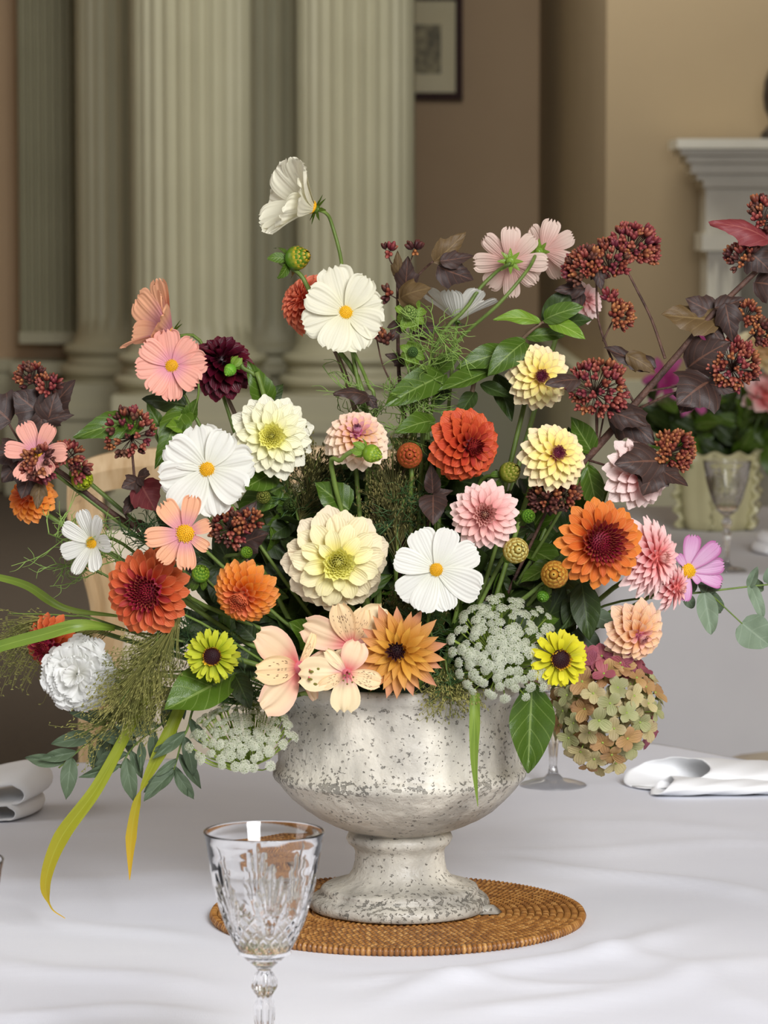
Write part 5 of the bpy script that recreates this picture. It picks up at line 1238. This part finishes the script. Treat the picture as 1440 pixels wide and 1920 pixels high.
greens('rounded green leaf right of the lower yellow dahlia', [(1085, 900, 0), (1090, 850, .0)], [((1112, 850, .0), (1070, 782, -.01), .55, 'oval', M_green, dict(var=1)), ((1100, 870, .0), (1120, 960, .01), .45, 'oval', M_green, {}), ((1085, 880, .01), (1065, 800, .01), .5, 'oval', M_deep, {})])
greens('large dark green leaf beneath the lime zinnia', [(470, 1270, -.05), (420, 1265, -.08)], [((440, 1262, -.09), (308, 1332, -.12), .62, 'oval', M_green, dict(var=1, nrm=(-.2, -1, .5))), ((440, 1265, -.09), (470, 1330, -.11), .5, 'oval', M_deep, {}), ((500, 1300, -.1), (565, 1305, -.12), .4, 'oval', M_green, {})])
greens('big ribbed green leaf hanging over the urn rim beside the hydrangea', [(970, 1265, -.07), (985, 1285, -.1)], [((998, 1278, -.108), (990, 1450, -.112), .5, 'oval', M_green, dict(var=1, nrm=(.15, -1, .15))), ((975, 1290, -.1), (1000, 1330, -.105), .4, 'oval', M_deep, {})])
greens('dark leaves crowded behind the lime zinnia and the orange ball dahlia', [(520, 1250, -.03), (430, 1190, -.04), (360, 1180, -.04)],
    [((430, 1200, -.04), (372, 1165, -.05), .5, 'serrate', M_deep, {}), ((440, 1210, -.04), (352, 1225, -.05), .5, 'oval', M_deep, {}), ((460, 1220, -.04), (350, 1262, -.05), .45, 'oval', M_deep, {}), ((400, 1190, -.05), (320, 1195, -.05), .5, 'serrate', M_deep, {}),
     ((470, 1210, -.04), (450, 1290, -.06), .6, 'oval', M_deep, {}), ((390, 1185, -.03), (340, 1140, -.03), .5, 'serrate', M_deep, {}), ((480, 1200, -.05), (440, 1160, -.05), .6, 'oval', M_deep, {}), ((360, 1190, -.04), (290, 1215, -.04), .5, 'oval', M_deep, {}), ((500, 1230, -.05), (540, 1190, -.06), .6, 'oval', M_deep, {})], mat=M_stemd)
greens('dark leaves crowded behind the peach cosmos and the reddish orange dahlia', [(520, 1150, .0), (400, 1060, -.02), (330, 1010, -.02)],
    [((400, 1060, -.03), (350, 1095, -.04), .6, 'serrate', M_deep, {}), ((380, 1040, -.03), (300, 1000, -.03), .5, 'oval', M_deep, {}), ((420, 1060, -.03), (400, 1130, -.04), .6, 'oval', M_deep, {}), ((360, 1020, -.03), (290, 960, -.02), .5, 'serrate', M_deep, {}), ((440, 1080, -.02), (400, 1000, -.03), .5, 'oval', M_deep, {}), ((340, 1000, -.02), (270, 1010, -.02), .5, 'oval', M_deep, {})], mat=M_stemd)
greens('stiff dark leaves in the gap below the bright orange dahlia', [(1030, 1200, -.04), (1085, 1130, -.04)], [((1090, 1090, -.04), (1105, 1200, -.05), .5, 'oval', M_deep, {}), ((1080, 1110, -.03), (1060, 1180, -.04), .5, 'oval', M_deep, {}), ((1090, 1150, -.03), (1150, 1170, -.03), .6, 'round', M_euc, {}), ((1080, 1180, -.03), (1120, 1220, -.03), .7, 'round', M_euc, {})], mat=M_stemd)

# filler foliage deep inside the bouquet
FILL = random.Random(11); HEADS = 46
for k in range(HEADS):
    a = 2 * PI * k / HEADS + FILL.uniform(-.1, .1); ring = k % 3
    lo = (.35, .62, .8)[ring]; px = 745 + math.cos(a) * (90 + 320 * lo) * (1 if ring else .8); pz = 1050 + math.sin(a) * (50 + 215 * lo)
    off = FILL.uniform(-.035, .07); C = P(px, min(1275, pz), off)
    e = insert_pt(C); t = thing('leafy_stem', 'dark green leafy filler stem deep inside the bouquet, mostly hidden by flowers', 'foliage', e, 'filler stems inside the bouquet')
    q = twig(t, [e, e.lerp(C, .5) + Vector((0, .0, .02)), C], .0016, .001, M_stemd, 'stem')
    for j in range(11):
        s = .3 + .7 * j / 10; p = q[min(len(q) - 1, int(s * (len(q) - 1)))]
        d = Vector((FILL.uniform(-1, 1), FILL.uniform(-1, .5), FILL.uniform(-.6, .9))).normalized() * FILL.uniform(.035, .06)
        leaf(t, p, p + d, FILL.uniform(.4, .6), FILL.choice(('oval', 'serrate')), FILL.choice((M_deep, M_deep, M_green)), nrm=(FILL.uniform(-.6, .6), -1, FILL.uniform(-.2, .8)))

# eucalyptus
EU = [(1260, 1118, 0), (1320, 1110, -.0), (1385, 1102, 0), (1450, 1095, .0)]
ev = []
t = greens('pale round-leaved eucalyptus sprig reaching to the right edge', [(1100, 1150, 0)] + EU,
    [((1322, 1110, 0), (1322, 1062, -.01), .42, 'round', M_eucl, {}), ((1322, 1112, -.01), (1340, 1070, .01), .75, 'round', M_euc, {}), ((1320, 1112, -.01), (1334, 1190, -.02), .5, 'round', M_eucl, dict(var=1)), ((1325, 1112, 0), (1352, 1148, .01), .5, 'round', M_euc, {}),
     ((1290, 1115, 0), (1292, 1070, .01), .7, 'round', M_euc, {}), ((1405, 1100, 0), (1420, 1062, -.01), .4, 'round', M_eucl, {}), ((1408, 1100, 0), (1430, 1160, -.01), .35, 'round', M_eucl, {}), ((1412, 1098, 0), (1432, 1100, .01), .8, 'round', M_euc, {}), ((1390, 1168, -.01), (1443, 1210, -.02), 1.0, 'round', M_eucl, dict(var=1, nrm=(.1, -1, .1))),
     ((1440, 1095, 0), (1470, 1050, 0), .6, 'round', M_eucl, {}), ((1285, 1117, 0), (1300, 1140, .0), .8, 'round', M_euc, {})], .0013, M_stem, 'eucalyptus_sprig', 'eucalyptus', twigs=[[(1330, 1112, 0), (1360, 1140, -.01), (1392, 1170, -.01)]])
def lanc(label, pts, n, ln, seed, mat=M_euc):
    r = random.Random(seed); P0 = [P(*q) for q in pts]; e = insert_pt(P0[0]); t = thing('eucalyptus_sprig', label, 'eucalyptus', e)
    q = twig(t, [e] + P0, .0013, .0007, M_stem, 'stem'); k0 = int(len(q) * .4)
    for j in range(n):
        s = k0 + (len(q) - 1 - k0) * (j + .5) / n; p = q[int(s)]; ax = (q[min(len(q) - 1, int(s) + 1)] - q[max(0, int(s) - 1)]).normalized()
        sd = ax.cross(Vector((0, -1, 0))).normalized() * (1 if j % 2 else -1)
        d = (ax * r.uniform(.3, .9) + sd * r.uniform(.5, 1) + Vector((0, r.uniform(-.3, .3), -.25))).normalized() * ln * r.uniform(.75, 1.2)
        leaf(t, p, p + d, r.uniform(.22, .38), 'lance', mat, nrm=(r.uniform(-.4, .4), -1, r.uniform(-.1, .6)))
lanc('narrow-leaved eucalyptus sprig trailing lowest at the left above the folded napkin', [(330, 1310, -.06), (250, 1330, -.06), (180, 1380, -.06), (110, 1440, -.06)], 12, .033, 1)
lanc('narrow-leaved eucalyptus sprig trailing under the fluffy grass', [(380, 1310, -.07), (300, 1360, -.08), (250, 1400, -.08), (225, 1440, -.08)], 10, .032, 2)
lanc('narrow-leaved eucalyptus sprig hanging just left of the drooping lace flower', [(400, 1310, -.08), (350, 1370, -.09), (330, 1430, -.09), (325, 1450, -.09)], 10, .030, 3)
lanc('narrow-leaved eucalyptus sprig tucked behind the big leaf under the lime zinnia', [(400, 1290, -.05), (330, 1300, -.04), (270, 1320, -.04), (215, 1330, -.04)], 10, .032, 4)

# grass blades
def blade(label, pts, w0, mat, twist=0, end=None, prof=None, name='grass_blade'):
    P0 = catmull([P(*q) for q in pts], 8); e = end or insert_pt(P0[0]); t = thing(name, label, 'grass blade', e)
    n = len(P0); v, f, c = [], [], []; wd = w0 * PX
    for i, p in enumerate(P0):
        d = (P0[min(n - 1, i + 1)] - P0[max(0, i - 1)]).normalized(); u = i / (n - 1)
        s = Vector((0, -1, .15)).cross(d); s = s.normalized() if s.length > 1e-5 else Vector((1, 0, 0)); nn = d.cross(s)
        s = (s * math.cos(twist * u) + nn * math.sin(twist * u)); nn = d.cross(s)
        ww = wd * (lerp(prof, u) if prof else math.sin(PI * min(1, (.12 + .88 * u) ** .8)) ** .6)
        for q in (-1, -.5, 0, .5, 1): v.append(p + s * (ww / 2 * q) + nn * (abs(q) * ww * .18)); c.append((u, abs(q), 0, 1))
    for i in range(n - 1):
        for j in range(4): f.append((i * 5 + j, i * 5 + 5 + j, i * 5 + 6 + j, i * 5 + 1 + j))
    part('blade', shape('blade', (v, f, c), mat), t)
    twig(t, [e, e.lerp(P0[0], .6) + Vector((0, 0, .012)), P0[0]], .0012, .001, M_stem, 'stem')
blade('long yellowing grass blade curving down to the tablecloth on the left', [(300, 1260, -.08), (235, 1380, -.09), (180, 1480, -.09), (115, 1570, -.09), (86, 1650, -.09), (95, 1700, -.085), (122, 1722, -.085)], 29, M_bladey, prof=[(0, .5), (.3, .8), (.5, 1), (.72, .6), (.8, .12), (1, .05)])
blade('shorter twisted grass blade with a golden tip beside the long yellowing one', [(345, 1310, -.085), (310, 1390, -.09), (275, 1460, -.09), (258, 1500, -.09), (246, 1570, -.09), (243, 1650, -.09)], 26, M_bladey, prof=[(0, .8), (.25, 1), (.45, .4), (.52, .12), (.62, .6), (.8, .8), (1, .05)])
blade('green grass blade hanging straight down over the front of the urn', [(890, 1300, -.125), (890, 1350, -.128), (889, 1420, -.128), (892, 1470, -.126), (896, 1512, -.124)], 20, M_blade, prof=[(0, .9), (.3, 1), (.6, .55), (1, .05)])
blade('broad green grass blade stretching left across the coral orange dahlia', [(215, 1178, -.07), (150, 1172, -.09), (80, 1190, -.09), (0, 1212, -.09), (-60, 1235, -.09)], 24, M_blade, prof=[(0, .4), (.3, 1), (1, .8)])
blade('blurred green blade at the left edge above the broad one', [(220, 1155, -.03), (120, 1140, .02), (50, 1098, .04), (-20, 1078, .05)], 17, M_blade, prof=[(0, .3), (.5, 1), (1, .7)])

# panic grass: airy seed sprays
def panic(label, base, tip, n, spread, mat, seed, drop=.0, ln=1.0):
    r = random.Random(seed); A, B = P(*base), P(*tip); e = insert_pt(A); t = thing('panic_grass', label, 'ornamental grass', e)
    q = twig(t, [e, A, A.lerp(B, .45) + Vector((0, 0, .004)), B], .0013, .0005, M_stem, 'stem'); ax = (B - A); L_ = ax.length; ax.normalize()
    b = MB()
    s1 = ax.cross(Vector((0, -1, 0))).normalized(); s2 = ax.cross(s1)
    for k in range(n):
        p = A.lerp(B, r.uniform(.0, .75)); an = r.uniform(0, 2 * PI); rd = r.uniform(.2, 1) ** .7 * spread * L_
        tip_ = p + ax * L_ * ln * r.uniform(.25, .55) + (s1 * math.cos(an) + s2 * math.sin(an) * .6) * rd + Vector((0, 0, -drop * r.uniform(.3, 1)))
        mid = p.lerp(tip_, .5) + ax * L_ * .06
        pts = catmull([p, mid, tip_], 3); b.add(*tube(pts, .00028, .00016, 3, False))
        for j in range(3):
            o = pts[-1 - j] + Vector((r.uniform(-1, 1), r.uniform(-1, 1), r.uniform(-1, 1))) * .003
            b.add(*tube([pts[-1 - j], o], .00015, .00015, 3, False))
            b.add(*blob((.0006, .0006, .0014), 4, 3), m=T(o) @ frame(ax + Vector((r.uniform(-.5, .5),) * 3)))
    part('seed_spray', b.mesh('seed_spray', mat), t, stuff=True)
panic('fluffy panic grass plume hanging under the reddish orange dahlia', (340, 1150, -.09), (225, 1320, -.1), 460, .42, M_pan, 1, .01)
panic('fluffy panic grass plume leaving the picture at the left edge', (220, 1175, -.04), (15, 1150, -.02), 260, .28, M_pan, 2, .05)
panic('dark airy panic grass spray behind the white cosmos and cream dahlia', (745, 1060, -.05), (735, 850, -.04), 260, .35, M_pand, 3)
panic('dark airy panic grass spray under the white dahlia', (560, 980, -.04), (600, 850, -.05), 200, .5, M_pand, 4)
panic('wispy panic grass spray falling over the urn rim beside the white lace flower', (830, 1240, -.1), (850, 1320, -.125), 150, .8, M_pan, 5, .004)
panic('thin panic grass wisps over the eucalyptus at the lower left', (330, 1290, -.08), (150, 1380, -.07), 90, .3, M_pan, 6, .01)
panic('panic grass wisps across the centre above the amber dahlia', (760, 1180, -.06), (790, 1120, -.07), 110, 1.0, M_pand, 7)

# feathery cosmos foliage
def feather(label, base, tip, n, ln, mat, seed, curl=.5, name='cosmos_sprig'):
    r = random.Random(seed); A, B = P(*base), P(*tip); e = insert_pt(A); t = thing(name, label, 'foliage', e)
    twig(t, [e, A, A.lerp(B, .5), B], .0013, .0006, M_stem, 'stem'); b = MB()
    for k in range(n):
        p = A.lerp(B, r.uniform(.05, 1)); d = Vector((r.uniform(-1, 1), r.uniform(-.7, .5), r.uniform(-.5, .9))).normalized(); l = ln * r.uniform(.5, 1.2)
        sd = Vector((r.uniform(-1, 1), r.uniform(-.5, .5), r.uniform(-1, 1))) * curl
        pts = catmull([p, p + d * l * .5, p + (d + sd * .6).normalized() * l], 4); b.add(*tube(pts, .0006, .0003, 4, False))
        for j in range(3):
            p2 = pts[2 + j * 2]; d2 = (d + Vector((r.uniform(-1, 1), r.uniform(-.5, .5), r.uniform(-1, 1)))).normalized()
            b.add(*tube(catmull([p2, p2 + d2 * l * .2, p2 + (d2 + sd).normalized() * l * .38], 3), .0005, .0002, 4, False))
    part('threads', b.mesh('threads', mat), t, stuff=True)
feather('bright feathery cosmos foliage in front of the upper white cosmos pair', (790, 800, -.01), (815, 610, -.04), 60, .035, M_thread, 1)
feather('curling feathery foliage right of the peach ball dahlia', (760, 830, -.03), (750, 740, -.03), 45, .03, M_thread, 2, .9)
feather('fine feathery threads at the left edge above the broad blade', (235, 1060, -.03), (90, 1000, -.02), 26, .045, M_thread, 3, .6)
feather('feathery threads left of the small white cosmos', (200, 1080, -.03), (120, 1060, -.02), 18, .04, M_thread, 4, .6)
feather('dark feathery foliage around the reddish orange dahlia', (330, 1030, -.05), (230, 1000, -.05), 40, .035, M_threadd, 5)
feather('dark feathery foliage behind the lime zinnia', (430, 1230, -.05), (300, 1180, -.05), 60, .035, M_threadd, 12)
feather('dark feathery foliage between the cream dahlia and ball dahlia', (640, 960, -.03), (560, 900, -.03), 45, .035, M_threadd, 6)
feather('dark feathery foliage between the cream dahlia and flat white cosmos', (740, 1000, -.04), (760, 930, -.05), 45, .035, M_threadd, 7)
feather('arching thin foliage strands left of the dark stem below the white cosmos', (690, 800, 0), (650, 715, -.01), 16, .04, M_thread, 8, .8)
feather('dark feathery foliage under the flat white cosmos by the amber dahlia', (810, 1210, -.07), (800, 1150, -.08), 50, .03, M_threadd, 9)
feather('dark feathery foliage above the drooping lace flower', (480, 1290, -.08), (440, 1320, -.09), 36, .03, M_threadd, 10)
feather('dark feathery foliage over the urn rim by the white lace flower', (840, 1270, -.1), (845, 1290, -.12), 36, .022, M_threadd, 11)

# ------------------------------------------------------------------ vase of flowers on the second table
Yv = onz(1345, 992, TZ).y; vx = xat(1345, Yv); k_ = Yv / F
M_vase = plain('pale_celadon_glaze', 'b9b48c', 'cac59c', .18, 6, 0, .6)
t = thing('ruffled_vase', 'pale celadon vase with ruffled upright fins on the second table', 'vase', (vx, Yv, TZ))
vp = [(0, 0), (62, 0), (70, 4), (76, 22), (82, 60), (84, 95), (83, 125), (84, 146), (80, 148), (78, 130), (78, 95), (72, 40), (60, 12), (0, 10)]
def vfn(r, z, a, i): return (r * (1 + .025 * math.cos(a * 10)), z + (.004 * math.sin(a * 10) if z > .12 else 0))
part('body', shape('body', lathe([(r * k_ * .93, z * k_) for r, z in vp], 120, vfn), M_vase), t, T((vx, Yv, TZ)))
for k in range(6):
    a = 2 * PI * k / 6 + .35; v, f = [], []
    for i in range(41):
        z = 4 + 144 * i / 40; rr = lerp([(0, 70), (60, 79), (100, 79), (150, 80)], z)
        ou = rr + 11 + 5 * math.sin(i * .8)
        for s, r in ((-1, rr - 3), (-1, ou), (1, ou), (1, rr - 3)):
            w_ = 2.2 * s + 3.5 * math.sin(i * .9 + k)
            v.append(Vector((r * math.cos(a) - w_ * math.sin(a), r * math.sin(a) + w_ * math.cos(a), z)) * k_)
    for i in range(40):
        for j in range(4): f.append((i * 4 + j, i * 4 + (j + 1) % 4, i * 4 + 4 + (j + 1) % 4, i * 4 + 4 + j))
    f += [(3, 2, 1, 0), (160, 161, 162, 163)]
    part('fin', shape('fin', (v, f, None), M_vase), t, T((vx, Yv, TZ)))
VB = Vector((vx, Yv, TZ + .03))
L_mag = petal_mat('magenta_lily', [(0, '8a1e5c'), (1, 'b03a7c')], [(0, 'b84a8a'), (1, 'cc78a8')], .2, .9, .2)
L_rose = petal_mat('cream_rose', [(0, 'e0b88a'), (1, 'e8d8a8')], [(0, 'ecd0a0'), (1, 'eee4bc')], .2, .9, .2)
def bgstem(t, p, r=.003):
    b0 = VB + Vector(((p.x - vx) * .25, (p.y - Yv) * .25, 0))
    return twig(t, [b0, b0.lerp(p, .55) + Vector((0, 0, .02)), p], r, r * .8, M_stemd, 'stem')
def at2(px, py, off): return at(px, py, Yv + off)
for lb, px, py, off, fc, rp in (('magenta lily left of the second vase, seen behind the berry branch', 1248, 715, .05, (-.5, -.8, .3), 52), ('magenta lily topmost in the second vase behind the ninebark', 1325, 652, .0, (.3, -.8, .5), 48), ('magenta lily low in the second vase behind the dark leaf', 1300, 742, -.04, (.1, -1, .1), 44)):
    C = at2(px, py, off); t = thing('lily', lb, 'lily', VB); M = T(C) @ frame(fc); R = rp * k_
    me = shape('petal', petal(.42, .3, .5, (1.3, .8), .5, .3, -.3, -.7, nu=7, nv=4, t=.6), L_mag)
    for k in range(6): part('petal', me, t, M @ pmat(1.15 + .1 * (k % 2), k * PI / 3, (0, 0, 0)) @ S(R * 1.1))
    bgstem(t, C)
for lb, px, py, rp in (('cream rose with pink outer petals at the right edge of the second vase', 1432, 665, 56), ('blush rose below the cream one at the right edge', 1440, 748, 50)):
    C = at2(px, py, -.05); t = thing('rose', lb, 'rose', VB); M = T(C) @ frame((.1, -.8, .6)); R = rp * k_
    head(t, M, R, mk(rho=.4, H=.4, W=1.0, psi=[(0, .05), (.5, .5), (1, 1.3)], L=[(0, .4), (1, .75)]), 18, 8, .3, L_rose if '748' not in str(py) else D_pkstr)
    bgstem(t, C)
rb = random.Random(5)
for k in range(12):
    px, py = rb.uniform(1215, 1470), rb.uniform(735, 815); C = at2(px, py, rb.uniform(-.08, .08))
    t = thing('leafy_stem', 'dark green leafy stem in the second vase, blurred behind the bouquet', 'foliage', VB, 'greenery in the second vase')
    q = bgstem(t, C, .0025)
    for j in range(7):
        p = q[int((.45 + .55 * j / 6) * (len(q) - 1))]; d = Vector((rb.uniform(-1, 1), rb.uniform(-.8, .4), rb.uniform(-.5, .7))).normalized() * rb.uniform(.05, .09)
        leaf(t, p, p + d, rb.uniform(.35, .5), 'oval', rb.choice((M_deep, M_green)), nrm=(rb.uniform(-.5, .5), -1, .4))
